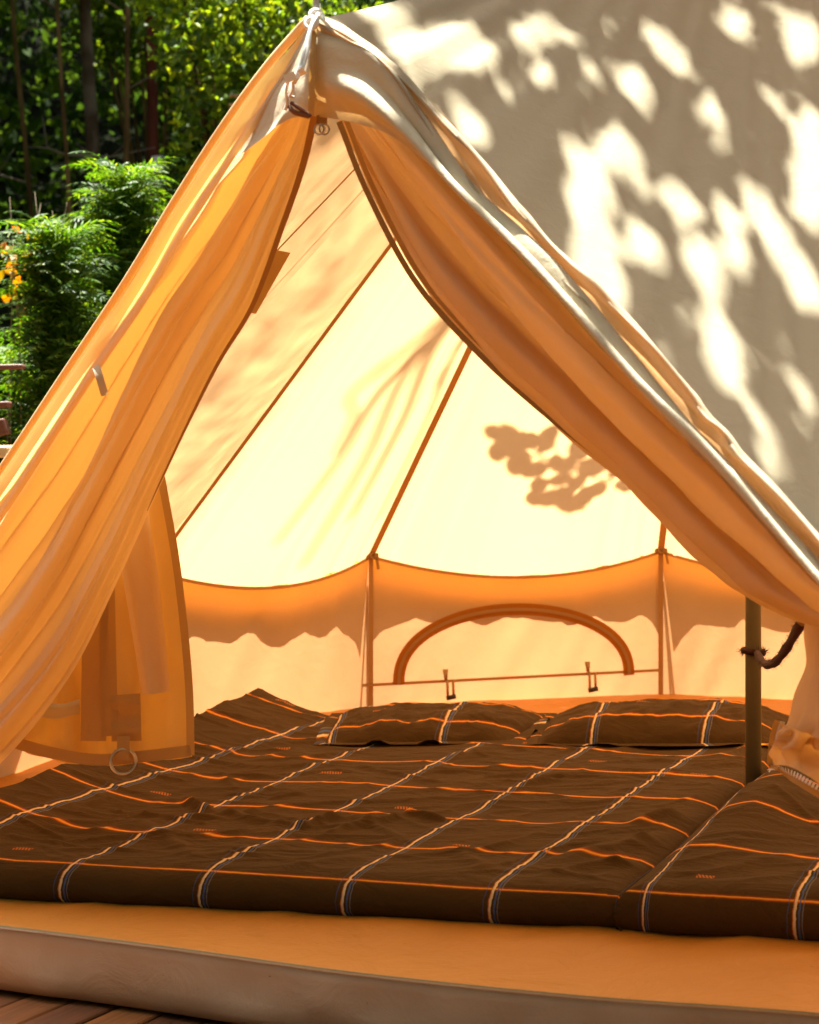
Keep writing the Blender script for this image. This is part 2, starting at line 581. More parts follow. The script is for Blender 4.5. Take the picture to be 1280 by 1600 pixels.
deck = bpy.data.objects.new('deck', None)
COL.objects.link(deck)
deck['kind'] = 'structure'
deck.location = (0.2, 3.2, DECK_Z)
dang = R(-30.0)
plank_w, plank_l = 0.088, 7.6
def plank_mesh():
    w, h, l, b = plank_w / 2 - 0.003, 0.032, plank_l / 2, 0.003
    prof = [(-w, -h), (-w, -b), (-w + b, 0), (w - b, 0), (w, -b), (w, -h)]
    v = [Vector((x, y, z)) for y in (-l, l) for (x, z) in prof]
    n = len(prof)
    f = [(i, (i + 1) % n, n + (i + 1) % n, n + i) for i in range(n)] + [tuple(range(n - 1, -1, -1)), tuple(range(n, 2 * n))]
    me = bpy.data.meshes.new('plank')
    me.from_pydata([tuple(q) for q in v], [], f)
    me.materials.append(DECKWOOD)
    return me
pm = plank_mesh()
for i in range(-44, 45):
    o = bpy.data.objects.new('plank', pm)
    COL.objects.link(o)
    o.parent = deck
    d = i * plank_w
    o.location = (d * math.cos(dang), d * math.sin(dang), random.uniform(-0.0015, 0.0015))
    o.rotation_euler = (0, 0, dang + random.uniform(-0.0008, 0.0008))
for k in (-3.2, -1.6, 0.0, 1.6, 3.2):
    c = Vector((-math.sin(dang) * k, math.cos(dang) * k, -0.085))
    v, f = box_data(c, Vector((math.cos(dang), math.sin(dang), 0)) * 3.85, Vector((-math.sin(dang), math.cos(dang), 0)) * 0.04, Vector((0, 0, 0.05)))
    j = mesh_py('joist', v, f, WOODRED, None, smooth=False)
    j.parent = deck


# ------------------------------------------------------------------ the tent
tent = empty('bell_tent', P, 'cream canvas bell tent with its front door flaps tied open on a wooden deck', 'tent')

def eave_pt(a, Va, Vb):
    p = Va.lerp(Vb, a)
    s = 4 * a * (1 - a)
    mid = (Va + Vb) / 2
    inward = Vector((P.x - mid.x, P.y - mid.y, 0)).normalized()
    return p + Vector((0, 0, -0.075 * s)) + inward * (0.05 * s)

def panel_out(a, b, c):
    n = (b - a).cross(c - a).normalized()
    cen = (a + b + c) / 3
    if n.dot(Vector((cen.x - P.x, cen.y - P.y, 0.4))) < 0:
        n = -n
    return n

def roof_panel(Va, Vb, seed, edge=None, ridge_sag_a=0.0, na=44, nt=60, mat=None):
    n = panel_out(T, Va, Vb)
    rows = []
    for i in range(na):
        a = i / (na - 1)
        E = edge(a) if edge else eave_pt(a, Va, Vb)
        row = []
        for j in range(nt):
            t = 0.012 + 0.988 * j / (nt - 1)
            p = T.lerp(E, t)
            sag = 0.030 * math.sin(math.pi * t) * 4 * a * (1 - a)
            env = min(1.0, 6 * a * (1 - a) + 0.05) * t
            near = math.exp(-a * 7) + math.exp(-(1 - a) * 7)
            w = 0.010 * env * fnoise(a * 7 + seed, t * 1.2, seed) + 0.009 * env * fnoise(a * 21 + seed, t * 1.3 + 4, seed)
            w += near * t * t * 0.011 * math.sin(a * 90 + 3 * fnoise(t * 2, seed))* min(1, 30 * a * (1 - a))
            p = p - n * sag + n * w
            if ridge_sag_a:
                p = p + Vector((0, 0, -ridge_sag_a * math.sin(math.pi * t) ** 1.0 * (1 - a) ** 3))
            row.append(p)
        rows.append(row)
    return grid('roof_panel', rows, mat or CANVAS, tent)

for k in range(len(RIM) - 1):
    roof_panel(RIM[k], RIM[k + 1], 3.7 * k)
# the two panels that meet in the ridge over the door
def front_edge(V):
    def e(a):
        return A.lerp(V, a) + Vector((0, 0, -0.035 * 4 * a * (1 - a)))
    return e
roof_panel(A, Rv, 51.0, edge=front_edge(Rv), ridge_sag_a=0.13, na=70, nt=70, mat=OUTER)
roof_panel(A, Lv, 57.0, edge=front_edge(Lv), ridge_sag_a=0.13, na=50, nt=50)

def seam_line(V, off=0.010, sag=0.0):
    pts = []
    ax = Vector((P.x, P.y, 0))
    for j in range(24):
        t = 0.03 + 0.97 * j / 23
        p = T.lerp(V, t)
        inw = (Vector((P.x, P.y, p.z - 1.0)) - p).normalized()
        pts.append(p + inw * off + Vector((0, 0, -sag * math.sin(math.pi * t))))
    return pts
for V in RIM:
    d = (V - T).normalized()
    inw = Vector((P.x - V.x, P.y - V.y, -1.5)).normalized()
    strip('seam', seam_line(V), 0.024, inw, SEAM, tent)
# narrow half-panel seams
for f_, w_ in ((0.33, 0.008),):
    q = RIM[0].lerp(RIM[1], f_)
    strip('seam', seam_line(q, 0.012), w_, Vector((P.x - q.x, P.y - q.y, -1.5)).normalized(), SEAM, tent)

# walls
def wall_panel(Va, Vb, seed, na=40, nt=26):
    rows = []
    mid = (Va + Vb) / 2
    n = Vector((mid.x - P.x, mid.y - P.y, 0)).normalized()
    for i in range(na):
        a = i / (na - 1)
        E = eave_pt(a, Va, Vb)
        B = Va.lerp(Vb, a)
        B.z = -0.036
        row = []
        for j in range(nt):
            t = j / (nt - 1)
            p = E.lerp(B, t)
            env = min(1, 8 * a * (1 - a)) * min(1, t * 5)
            w = env * (0.010 * fnoise(a * 6 + seed, t * 0.8, seed) + 0.009 * fnoise(a * 19 + seed + t * 3, t * 1.2, seed + 2))
            row.append(p + n * w)
        rows.append(row)
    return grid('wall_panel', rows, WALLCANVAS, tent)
for k in range(len(RIM) - 1):
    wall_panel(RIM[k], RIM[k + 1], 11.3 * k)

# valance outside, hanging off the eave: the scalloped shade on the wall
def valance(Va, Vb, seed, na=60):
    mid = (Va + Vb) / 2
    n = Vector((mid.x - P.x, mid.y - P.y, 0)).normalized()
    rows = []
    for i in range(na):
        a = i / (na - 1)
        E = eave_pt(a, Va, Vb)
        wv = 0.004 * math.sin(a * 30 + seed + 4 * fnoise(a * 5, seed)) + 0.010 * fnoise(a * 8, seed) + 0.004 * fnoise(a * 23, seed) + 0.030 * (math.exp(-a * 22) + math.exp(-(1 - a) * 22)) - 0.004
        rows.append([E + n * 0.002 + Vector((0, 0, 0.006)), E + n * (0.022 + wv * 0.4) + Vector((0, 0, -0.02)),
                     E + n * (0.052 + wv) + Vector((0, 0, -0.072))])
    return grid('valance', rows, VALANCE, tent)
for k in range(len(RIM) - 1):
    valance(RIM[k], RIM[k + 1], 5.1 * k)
# hem tape at the eave, inside
for k in range(len(RIM) - 1):
    Va, Vb = RIM[k], RIM[k + 1]
    mid = (Va + Vb) / 2
    inw = Vector((P.x - mid.x, P.y - mid.y, 0)).normalized()
    strip('eave_tape', [eave_pt(i / 24, Va, Vb) + inw * 0.012 for i in range(25)], 0.011, inw, SEAM, tent)
# corner tapes down the wall and the knots at the eave corners
for V in RIM[1:-1]:
    inw = Vector((P.x - V.x, P.y - V.y, 0)).normalized()
    strip('corner_tape', [Vector((V.x, V.y, z)) + inw * 0.014 for z in np.linspace(EZ, -0.03, 8)], 0.017, inw, SEAM, tent)
    c = V + inw * 0.022 + Vector((0, 0, 0.004))
    sd = inw.cross(Vector((0, 0, 1)))
    v1 = box_data(c, sd * 0.022, inw * 0.006, Vector((0, 0, 0.008)) + sd * 0.001)
    v2 = box_data(c + sd * -0.02 + Vector((0, 0, -0.025)), sd * 0.004, inw * 0.003, Vector((0, 0, 0.022)) + sd * 0.004)
    v3 = torus_data(c + inw * 0.008, inw, 0.009, 0.003, 12, 6)
    v, f = join_data([v1, v2, v3])
    mesh_py('corner_tie', v, f, SEAM, tent, smooth=False)
# guy ropes outside the back corners
for V in RIM[1:-1]:
    out = Vector((V.x - P.x, V.y - P.y, 0)).normalized()
    g0 = V + out * 0.03
    g1 = V + out * 0.95
    g1.z = DECK_Z - 0.25
    sd = out.cross(Vector((0, 0, 1)))
    v, f = join_data([tube_data([g0.lerp(g1, i / 8) + Vector((0, 0, -0.02 * math.sin(math.pi * i / 8))) for i in range(9)], 0.004, 6),
                      tube_data([V + out * 0.03 + Vector((0, 0, -0.02)), V + out * 0.10 + sd * 0.02 + Vector((0, 0, -0.20)), V + out * 0.05 + Vector((0, 0, -0.43))], 0.005, 6)])
    mesh_py('guy_rope', v, f, GREYROPE, tent)
    mesh_py('peg', *tube_data([g1 + Vector((0, 0, -0.2)), g1 + out * -0.02 + Vector((0, 0, 0.06))], 0.007, 6), STEEL, tent)

# centre pole
pole_pts = [Vector((P.x, P.y, z)) for z in (0.004, 0.9, 1.6, 2.49)]
tube('centre_pole', pole_pts, 0.0185, POLE, tent, 24)
v, f = join_data([tube_data([Vector((P.x, P.y, 0.003)), Vector((P.x, P.y, 0.03))], 0.024, 20)])
mesh_py('pole_foot', v, f, mat_simple('black_rubber', (0.03, 0.028, 0.025), 0.7), tent)

# groundsheet inside
lip = [q_ * 0.972 for q_ in (Vector((-1.35, 3.50, 0)), Vector((-1.05, 3.40, 0)), Vector((-0.755, 3.30, 0)), Vector((-0.42, 3.165, 0)), Vector((-0.086, 3.02, 0)), Vector((0.28, 2.90, 0)), Vector((0.643, 2.815, 0)),
       Vector((1.1, 2.66, 0)), Vector((1.6, 2.5, 0)))]
back = [Vector((P.x + (RAD - 0.02) * math.sin(R(f)), P.y + (RAD - 0.02) * math.cos(R(f)), 0)) for f in np.linspace(-105, 150, 60)]
nl = 60
rows = []
for i in range(nl):
    a = i / (nl - 1)
    f0 = crom(lip, a)
    b0 = back[int(round(a * 59))]
    row = []
    for j in range(46):
        t = (j / 45) ** 1.15
        p = f0.lerp(b0, t)
        e = 0.012 * math.exp(-t * 14)
        w = 0.007 * fnoise(p.x * 3.2, p.y * 6.0, 2.0) + 0.004 * fnoise(p.x * 9, p.y * 12, 5.0)
        back_puff = 0.012 * max(0, (t - 0.86) / 0.14) ** 1.5 + 0.014 * max(0, (t - 0.7) / 0.3) * fnoise(p.x * 5, p.y * 9, 8.0)
        w += 0.003 * fnoise(p.x * 22, p.y * 30 + p.x * 9, 6.0) + 0.006 * max(0, 1 - 4 * abs(fnoise(p.x * 3 + 3, p.y * 5 - p.x * 2, 12.0)))
        p.z = 0.010 + e + w * min(1, 8 * t) + back_puff - 0.050 * t * t
        row.append(p)
    rows.append(row)
grid('groundsheet', rows, GROUNDSHEET, tent)
# rolled lip of the groundsheet dropping to the deck
rows = []
for i in range(200):
    a = i / 199
    f0 = crom(lip, a)
    tg = (crom(lip, min(1, a + 0.02)) - crom(lip, max(0, a - 0.02))).normalized()
    out = Vector((tg.y, -tg.x, 0))
    b = 0.014 * fnoise(a * 9, 1.0) + 0.006 * fnoise(a * 30, 4.0)
    b2 = 0.006 * fnoise(a * 22, 9.0) + 0.003 * fnoise(a * 70, 2.0)
    prof = [(-0.02, 0.0225), (-0.002, 0.0262), (0.004, 0.021), (0.007 + b2 * .4, 0.006), (0.012 + b * .6 + b2, -0.018), (0.018 + b + b2, -0.042), (0.020 + b * 1.2 - b2, -0.063), (0.015 + b, -0.079), (0.000, -0.086)]
    rows.append([f0 + out * d + Vector((0, 0, z)) for d, z in prof])
grid('groundsheet_lip', rows, LIP, tent)
sl = []
for i in range(120):
    a = i / 119
    f0 = crom(lip, a)
    tg = (crom(lip, min(1, a + 0.02)) - crom(lip, max(0, a - 0.02))).normalized()
    sl.append(f0 + Vector((tg.y, -tg.x, 0)) * 0.004 + Vector((0, 0, 0.0285)))
strip('lip_binding', sl, 0.005, Vector((0, -0.4, 1)).normalized(), mat_simple('olive_binding', (0.20, 0.16, 0.07), 0.8), tent)
# arched window in the back wall
Dv, Ev = RIM[3], RIM[4]
wn_in = Vector((P.x - (Dv.x + Ev.x) / 2, P.y - (Dv.y + Ev.y) / 2, 0)).normalized()
Db = Vector((Dv.x, Dv.y, 0))
def wp(px, py, off=0.02):
    p = ray_plane(px, py, Dv, Ev, Db, off)
    a = max(0.0, min(1.0, (p - Dv).dot((Ev - Dv).normalized()) / (Ev - Dv).length))
    ins = 0.05 * 4 * a * (1 - a) * max(0, min(1, p.z / 0.42)) + 0.008
    d = (p - Vector((0, 0, HC)))
    return p - d.normalized() * (ins / abs(d.normalized().dot(wn_in)))
cw = wp(803, 1062)
win = bpy.data.objects.new('window', None)
COL.objects.link(win)
win.parent = tent
win.location = cw - tent.location
def win_child(o):
    o.parent = win
    o.location = -cw
    return o
arc = []
for i in range(41):
    w = math.pi * i / 40
    px, py = 803 - 180 * math.cos(w), 1062 - 14 * (i / 40 - 0.5) - 110 * math.sin(w) ** 0.85
    arc.append(wp(px, py))
win_child(strip('window_binding', arc, 0.040, wn_in, BINDING))
win_child(strip('window_piping', [p + wn_in * 0.004 for p in arc], 0.012, wn_in, SEAM))
# closed flap panel of the window
rows = []
for i in range(30):
    a = i / 29
    top_i = int(round(a * 40))
    tp = arc[top_i]
    bt = wp(803 - 180 * math.cos(math.pi * top_i / 40), 1066 - 20 * (top_i / 40 - 0.5), 0.012)
    rows.append([tp.lerp(bt, t) - wn_in * 0.004 + wn_in * 0.006 * fnoise(a * 6, t * 4, 3.0) for t in np.linspace(0, 1, 12)])
thin = mat_canvas('thin_mesh_canvas', (0.45, 0.40, 0.3), (0.48, 0.40, 0.24))
win_child(strip('window_zip', [wp(566 + (1034 - 566) * i / 20, 1071 - 24 * i / 20, 0.018) for i in range(21)], 0.010, wn_in, SEAM))
for px, py in ((700, 1062), (922, 1050)):
    up = wp(px - 4, py - 16, 0.024)
    sd = wn_in.cross(Vector((0, 0, 1)))
    v, f = join_data([tube_data([up, wp(px - 3, py, 0.03)], [0.010, 0.006], 8),
                      tube_data([wp(px - 1, py, 0.03), wp(px, py + 28, 0.034)], 0.0045, 6),
                      tube_data([wp(px + 8, py + 2, 0.03), wp(px + 9, py + 26, 0.034)], 0.0045, 6)])
    win_child(mesh_py('window_tie', v, f, WEB))
    win_child(mesh_py('toggle', *tube_data([wp(px - 2, py + 29, 0.036), wp(px + 12, py + 26, 0.036)], 0.008, 8), mat_simple('dark_toggle', (0.03, 0.015, 0.01), 0.5)))

# ------------------------------------------------------------------ door flaps
def YR(px):
    return 1 / (1 / 3.0 + (px - 490) / 1159.0 * (1 / 2.22 - 1 / 3.0))
def YL(px):
    return 1 / (1 / 3.0 + (490 - px) / 674.0 * (1 / 3.5 - 1 / 3.0))

def sharp(x, k=1.6):
    s = math.sin(x)
    return math.copysign(abs(s) ** (1 / k), s)

# right flap: swept from the apex to the gathering rope
outer = [(512, 60), (620, 165), (760, 305), (900, 455), (1050, 618), (1180, 755), (1310, 885), (1400, 960)]
inner = [(529, 190), (575, 300), (648, 440), (745, 552), (860, 658), (985, 768), (1085, 868), (1168, 930), (1290, 968)]
ro = [W(x, y, YR(x) + 0.02) for x, y in outer]
ri = [W(x, y, 3.02 - 0.10 * (x - 529) / 740) for x, y in inner]
rm = []
for k in range(1, 4):
    c = k / 4
    rm.append([crom(ro, s / 8).lerp(crom(ri, s / 8), c) for s in range(9)])
NFR = 3.6
def right_phase(u, v):
    return 2 * math.pi * NFR * (u + 0.075 * math.sin(7.5 * u + 0.6) + 0.03 * math.sin(15 * u + 2.0)) + 0.55 * math.sin(v * 5 + 4 * u) + 0.7
def right_fold(u, v):
    amp = 0.044 * min(1.0, 0.06 + v * 2.4) * (1.0 - 0.25 * v)
    return amp * math.sin(right_phase(u, v)) * (1 - 0.35 * u) + 0.010 * fnoise(u * 9, v * 3, 1.0) * min(1, v * 4) + 0.005 * fnoise(u * 34, v * 4 + u * 3, 2.0) + 0.0035 * fnoise(u * 16, v * 18, 3.0) - 0.007 * max(0, 1 - 7 * abs(fnoise(u * 11 + 0.4 * v, v * 1.3, 9.0))) * min(1, v * 5)
def right_warp(u, v):
    k = min(1.0, v * 3.0) * (1.15 + 0.7 * fnoise(u * 4, v * 2.0, 5.0)) * min(1, 6 * u) * min(1, 6 * (1 - u))
    return min(1.0, max(0.0, u - k * math.sin(2 * right_phase(u, v)) / (2 * math.pi * NFR)))
loft('door_flap', [ro] + rm + [ri], 260, 120, RFLAP, tent, right_fold, warp=right_warp)
# its zip edge: tape and binding leave the hem half way down and run up into the folds
def curve_pts(pl, n):
    return [crom(pl, i / (n - 1)) for i in range(n)]
zl = [(530, 190), (574, 300), (648, 438), (745, 549), (852, 646), (960, 728), (1080, 800), (1180, 858), (1300, 925)]
zp = curve_pts([W(x, y, 2.985 - 0.10 * (x - 529) / 740 - 0.03 * min(1, (x - 529) / 300)) for x, y in zl], 70)
for off, wdt, m_ in ((0.000, 0.010, ZIP), (0.012, 0.008, WEB)):
    pts = []
    for i, p in enumerate(zp):
        t = (zp[min(i + 1, 69)] - zp[max(i - 1, 0)]).normalized()
        side = t.cross(Vector((0, -1, 0))).normalized()
        if side.z < 0:
            side = -side
        pts.append(p + side * off + Vector((0, -0.004 * (off > 0), 0)))
    strip('zip_tape', pts, wdt, Vector((0, -1, 0.2)).normalized(), m_, tent)

# tail of the right flap below the gather
gather = W(1283, 962, 2.9)
t_top = [W(1262, 958, 2.92), W(1275, 962, 2.86), W(1292, 960, 2.86), W(1310, 956, 2.92)]
t_mid = [W(1252, 1045, 2.95), W(1275, 1050, 2.80), W(1315, 1050, 2.80), W(1360, 1040, 2.92)]
t_low = [W(1226, 1120, 2.97), W(1262, 1130, 2.78), W(1320, 1135, 2.80), W(1400, 1120, 2.94)]
t_bot = [W(1212, 1150, 2.98), W(1255, 1165, 2.80), W(1325, 1175, 2.78), W(1420, 1170, 2.94)]
def tail_fold(u, v):
    return 0.010 * math.sin(v * 26 + u * 2) * u + 0.006 * fnoise(u * 5, v * 6, 9.0)
loft('flap_tail', [t_top, t_mid, t_low, t_bot], 60, 50, CREAM, tent, tail_fold)
# turned-up pocket at the bottom of the tail, with zip teeth
b0 = [W(1212, 1150, 2.97), W(1208, 1180, 2.97), W(1206, 1195, 2.97)]
pk = [[W(1214, 1128, 2.955), W(1245, 1140, 2.76), W(1290, 1155, 2.75), W(1400, 1150, 2.9)],
      [W(1207, 1165, 2.955), W(1245, 1165, 2.80), W(1290, 1180, 2.84), W(1400, 1180, 2.9)],
      [W(1207, 1195, 2.955), W(1240, 1200, 2.80), W(1300, 1235, 2.80), W(1400, 1270, 2.9)]]
loft('flap_pocket', pk, 40, 40, FLAP, tent, lambda u, v: 0.014 * math.sin(v * 17 + u * 5) * math.sin(math.pi * u) + 0.006 * fnoise(u * 4, v * 7, 3.0))
rimp = [W(1216, 1126, 2.94), W(1209, 1150, 2.945), W(1205, 1180, 2.945), W(1206, 1196, 2.94), W(1222, 1206, 2.86), W(1250, 1222, 2.79), W(1300, 1250, 2.785), W(1380, 1280, 2.86)]
rp = curve_pts(rimp, 60)
strip('zip_tape', rp, 0.012, Vector((0, -1, 0)), WEB, tent)
teeth = []
for i in range(0, 59):
    c = rp[i].lerp(rp[i + 1], 0.5)
    t = (rp[i + 1] - rp[i]).normalized()
    s = t.cross(Vector((0, -1, 0))).normalized()
    teeth.append(box_data(c - s * 0.007 + Vector((0, -0.002, 0)), t * 0.0016, s * 0.004, Vector((0, 0.0015, 0))))
v, f = join_data(teeth)
o = mesh_py('zip_teeth', v, f, CORD, tent, smooth=False)
o['kind'] = 'stuff'

# left flap
outer = [(476, 110), (420, 185), (345, 290), (262, 412), (180, 560), (95, 715), (8, 850), (-120, 1030)]
inner = [(489, 182), (470, 262), (440, 350), (392, 478), (332, 580), (252, 745), (182, 900), (102, 1060), (0, 1190), (-110, 1290)]
lo_ = [W(x, y, YL(x) + 0.07) for x, y in outer]
li_ = [W(x, y, 3.02 + 0.38 * (489 - x) / 560) for x, y in inner]
lm = []
for k in range(1, 4):
    c = k / 4
    lm.append([crom(lo_, s / 9).lerp(crom(li_, s / 9), c) + Vector((0, -0.03 * math.sin(math.pi * c) * (s / 9), 0)) for s in range(10)])
NFL = 2.6
def left_phase(u, v):
    return 2 * math.pi * NFL * u + 0.7 * math.sin(v * 3.4 + 3 * u) + 0.9
def left_fold(u, v):
    amp = 0.040 * min(1.0, 0.12 + v * 1.8) * (1 - 0.72 * u)
    return amp * math.sin(left_phase(u, v)) + 0.012 * fnoise(u * 5 + 3, v * 2.2, 6.0) * min(1, v * 4) + 0.005 * fnoise(u * 26, v * 3.5 + u * 3, 2.0) + 0.0035 * fnoise(u * 14, v * 16, 3.0) - 0.008 * max(0, 1 - 7 * abs(fnoise(u * 9 + 0.5 * v, v * 1.2, 19.0))) * min(1, v * 5)
def left_warp(u, v):
    k = min(1.0, v * 3.0) * (0.42 + 0.45 * fnoise(u * 4 + 9, v * 1.6, 8.0)) * min(1, 6 * u) * min(1, 6 * (1 - u))
    return min(1.0, max(0.0, u - k * math.sin(2 * left_phase(u, v)) / (2 * math.pi * NFL)))
loft('door_flap', [lo_] + lm + [li_], 180, 100, FLAP, tent, left_fold, warp=left_warp)
ed = curve_pts(li_, 60)
strip('zip_tape', [p + Vector((0.004, -0.012, 0)) for p in ed[:36]], lambda t: 0.012 * (1 - t) ** 0.6 + 0.001, Vector((0.3, -1, 0)).normalized(), SEAM, tent)
# small cloth tab on the flap
strip('tie_tab', [W(150, 572, 3.20), W(156, 590, 3.18), W(164, 618, 3.185)], 0.014, Vector((0, -1, 0)), CANVAS_HEM, tent)
# roof edge strip along the left ridge
so = [W(x, y, YL(x) - 0.005) for x, y in [(488, 34), (420, 112), (350, 208), (275, 325), (200, 448), (100, 598), (0, 748), (-120, 920)]]
si = [W(x, y, YL(x) - 0.02) for x, y in [(486, 60), (432, 150), (368, 248), (300, 354), (225, 478), (124, 630), (20, 790), (-98, 965)]]
loft('door_edge', [so, si], 14, 60, FLAP, tent, lambda u, v: 0.004 * math.sin(u * 9) + 0.004 * fnoise(u * 3, v * 8, 2))
tube('ridge_piping', curve_pts([p + Vector((-0.006, 0.004, 0.006)) for p in so], 60), 0.008, CREAM, tent, 8)  # pale colour stands in for the sunlit rim of the ridge

# hanging tail of the left flap inside the doorway
tt = [W(0, 1130, 3.44), W(62, 1050, 3.45), W(132, 960, 3.46), W(192, 860, 3.46), W(250, 742, 3.46)]
tm = [W(2, 1150, 3.42), W(70, 1110, 3.43), W(142, 1050, 3.44), W(216, 1000, 3.44), W(288, 985, 3.45)]
tb = [W(8, 1166, 3.40), W(80, 1186, 3.42), W(150, 1196, 3.42), W(222, 1191, 3.42), W(300, 1182, 3.44)]
def tail2(u, v):
    return 0.024 * sharp(v * 21 + 0.8 * u, 1.4) * (0.35 + 0.65 * math.sin(math.pi * min(1, v))) + 0.006 * fnoise(u * 6, v * 7, 12.0)
loft('flap_tail', [tt, tm, tb], 60, 80, TAILC, tent, tail2)
strip('zip_tape', curve_pts([W(252, 745, 3.43), W(274, 870, 3.42), W(288, 985, 3.42), W(296, 1085, 3.41), W(298, 1180, 3.41)], 40), 0.015, Vector((0, -1, 0)), WEB, tent)
strip('hem_band', curve_pts([W(8, 1156, 3.38), W(80, 1176, 3.39), W(150, 1187, 3.39), W(222, 1182, 3.39), W(298, 1173, 3.41)], 30), 0.022, Vector((0, -1, 0)), WEB, tent)
# inner folds and straps on the tail
loft('inner_fold', [curve_pts([W(188, 880, 3.41), W(205, 980, 3.40), W(222, 1085, 3.39)], 9), curve_pts([W(232, 800, 3.41), W(252, 950, 3.39), W(266, 1082, 3.39)], 9)], 12, 30, CREAM, tent, lambda u, v: 0.010 * math.sin(u * 6))  # pale strip in place of light coming through a single layer
loft('inner_fold', [curve_pts([W(60, 1092, 3.41), W(95, 1100, 3.40), W(125, 1092, 3.40)], 6), curve_pts([W(40, 1115, 3.41), W(85, 1122, 3.39), W(125, 1116, 3.40)], 6)], 8, 20, CANVAS_HEM, tent, lambda u, v: 0.006 * math.sin(u * 5))
for pa, pb, wd in (((150, 905), (146, 1158), 0.048), ((166, 880), (172, 1150), 0.030), ((196, 1085), (198, 1158), 0.056)):
    strip('strap', [W(pa[0] + (pb[0] - pa[0]) * i / 10, pa[1] + (pb[1] - pa[1]) * i / 10, 3.385 - 0.004 * math.sin(i)) for i in range(11)], wd, Vector((0.1, -1, 0)).normalized(), WEB, tent)
strip('ring_strap', [W(193, 1150, 3.375), W(193, 1170, 3.37), W(192, 1188, 3.372)], 0.024, Vector((0, -1, 0)), WEB, tent)
v, f = torus_data(W(193, 1190, 3.37), Vector((0.15, -1, 0.1)), 0.0235, 0.0032, 26, 8)
mesh_py('tie_ring', v, f, STEEL, tent)

# webbing patch on the roof lining, seen inside
pa, pb = ray_plane(440, 392, T, A, Lv, 0.03), ray_plane(386, 488, T, A, Lv, 0.03)
strip('webbing_patch', [pa.lerp(pb, i / 8) for i in range(9)], 0.042, Vector((0.5, -1, -0.3)).normalized(), WEB, tent)

# door hood
def YH(px):
    return YR(px) - 0.035 if px > 490 else YL(px) - 0.02
top = [(494, 34), (545, 62), (596, 97), (670, 197), (742, 300), (850, 402), (924, 486), (1050, 640), (1137, 734), (1280, 890), (1400, 1020)]
hem = [(487, 181), (520, 186), (560, 196), (612, 217), (680, 275), (760, 355), (840, 438), (970, 572), (1120, 722), (1280, 912), (1400, 1042)]
ht = [W(x, y, YR(x) - 0.030) for x, y in top]
hh = [W(x, y, YH(x)) for x, y in hem]
hm = [[crom(ht, s / 10).lerp(crom(hh, s / 10), c) + Vector((0, -0.03 * math.sin(math.pi * c), 0)) for s in range(11)] for c in (0.33, 0.66)]  # bulging outwards a little
def hood_fold(u, v):
    return 0.010 * min(1, v * 5) * math.sin(u * 11 + 1.0) + 0.004 * fnoise(u * 4, v * 6, 21)
loft('door_hood', [ht] + hm + [hh], 60, 100, CANVAS_HEM, tent, hood_fold)
hl = [W(482, 40, 2.99), W(462, 80, YL(462) - 0.012), W(420, 150, YL(420) - 0.012), W(367, 248, YL(367) - 0.012)]
hl_m = [W(488, 36, 2.98), W(475, 90, 2.96), W(455, 140, 2.965), W(425, 205, 2.985)]
hl_m2 = [W(490, 34, 2.975), W(484, 90, 2.935), W(472, 150, 2.935), W(452, 186, 2.955)]
hl_r = [W(494, 34, 2.97), W(490, 90, 2.925), W(488, 150, 2.925), W(487, 181, 2.935)]
loft('door_hood', [hl, hl_m, hl_m2, hl_r], 40, 40, CANVAS_HEM, tent, lambda u, v: 0.006 * fnoise(u * 4, v * 5, 31) * v)
strip('hood_seam', [W(491, 40, 2.955), W(488, 100, 2.915), W(487, 150, 2.915), W(486, 180, 2.925)], 0.010, Vector((0, -1, 0)), WEB, tent)
# folded roof edge right of the hood: two crests with a valley between
O_ = [(500, 28), (560, 62), (640, 130), (720, 218), (800, 315), (885, 408), (980, 497), (1085, 625), (1155, 706), (1280, 843), (1400, 972)]
e0 = [W(x, y - 6, YR(x) + 0.01) for x, y in O_]
e1 = [W(x, y + 3, YR(x) - 0.035) for x, y in O_]
e3 = [W(x, y, YR(x) - 0.040) for x, y in top]
e2 = [(a + b) / 2 + Vector((0, 0.055 * min(1, k / 3), -0.004)) for k, (a, b) in enumerate(zip(e1, e3))]
e4 = [p + Vector((-0.006, 0.016, -0.012)) for p in e3]
loft('door_edge', [e0, e1, e2, e3, e4], 60, 160, CANVAS, tent, lambda u, v: 0.005 * fnoise(u * 7, v * 14, 17) + 0.004 * math.sin(u * 40 + v * 30 * fnoise(v * 3, 1.0)) * min(1, v * 6))

# two rings under the hood
t0 = W(503, 183, 2.96)
strip('ring_strap', [W(503, 180, 2.965), W(503, 196, 2.96)], 0.018, Vector((0, -1, 0)), SEAM, tent)
for dx in (-4, 4):
    v, f = torus_data(W(503 + dx, 202, 2.95), Vector((0.35 * dx / 4, -1, 0)), 0.0085, 0.0016, 18, 6)
    mesh_py('ring', v, f, STEEL, tent)
# white cord with toggle
def cordpts(l):
    return curve_pts([W(*q) for q in l], 26)
v, f = join_data([tube_data(cordpts([(492, 26, 2.95), (484, 50, 2.93), (476, 80, 2.90), (466, 110, 2.885), (458, 122, 2.88)]), 0.0032, 6),
                  tube_data(cordpts([(497, 22, 2.95), (486, 44, 2.92), (481, 80, 2.90), (470, 112, 2.885), (460, 130, 2.88)]), 0.0032, 6),
                  tube_data(cordpts([(452, 122, 2.88), (448, 140, 2.885), (449, 160, 2.89), (446, 172, 2.895)]), 0.0030, 6),
                  tube_data(cordpts([(458, 128, 2.88), (458, 140, 2.88), (454, 150, 2.885), (460, 152, 2.885)]), 0.0026, 6),
                  torus_data(W(495, 26, 2.97), Vector((0.4, -1, 0.2)), 0.011, 0.0042, 18, 7), torus_data(W(487, 36, 2.95), Vector((-0.4, -1, 0.4)), 0.010, 0.0042, 18, 7)])
mesh_py('white_cord', v, f, CORD, tent)
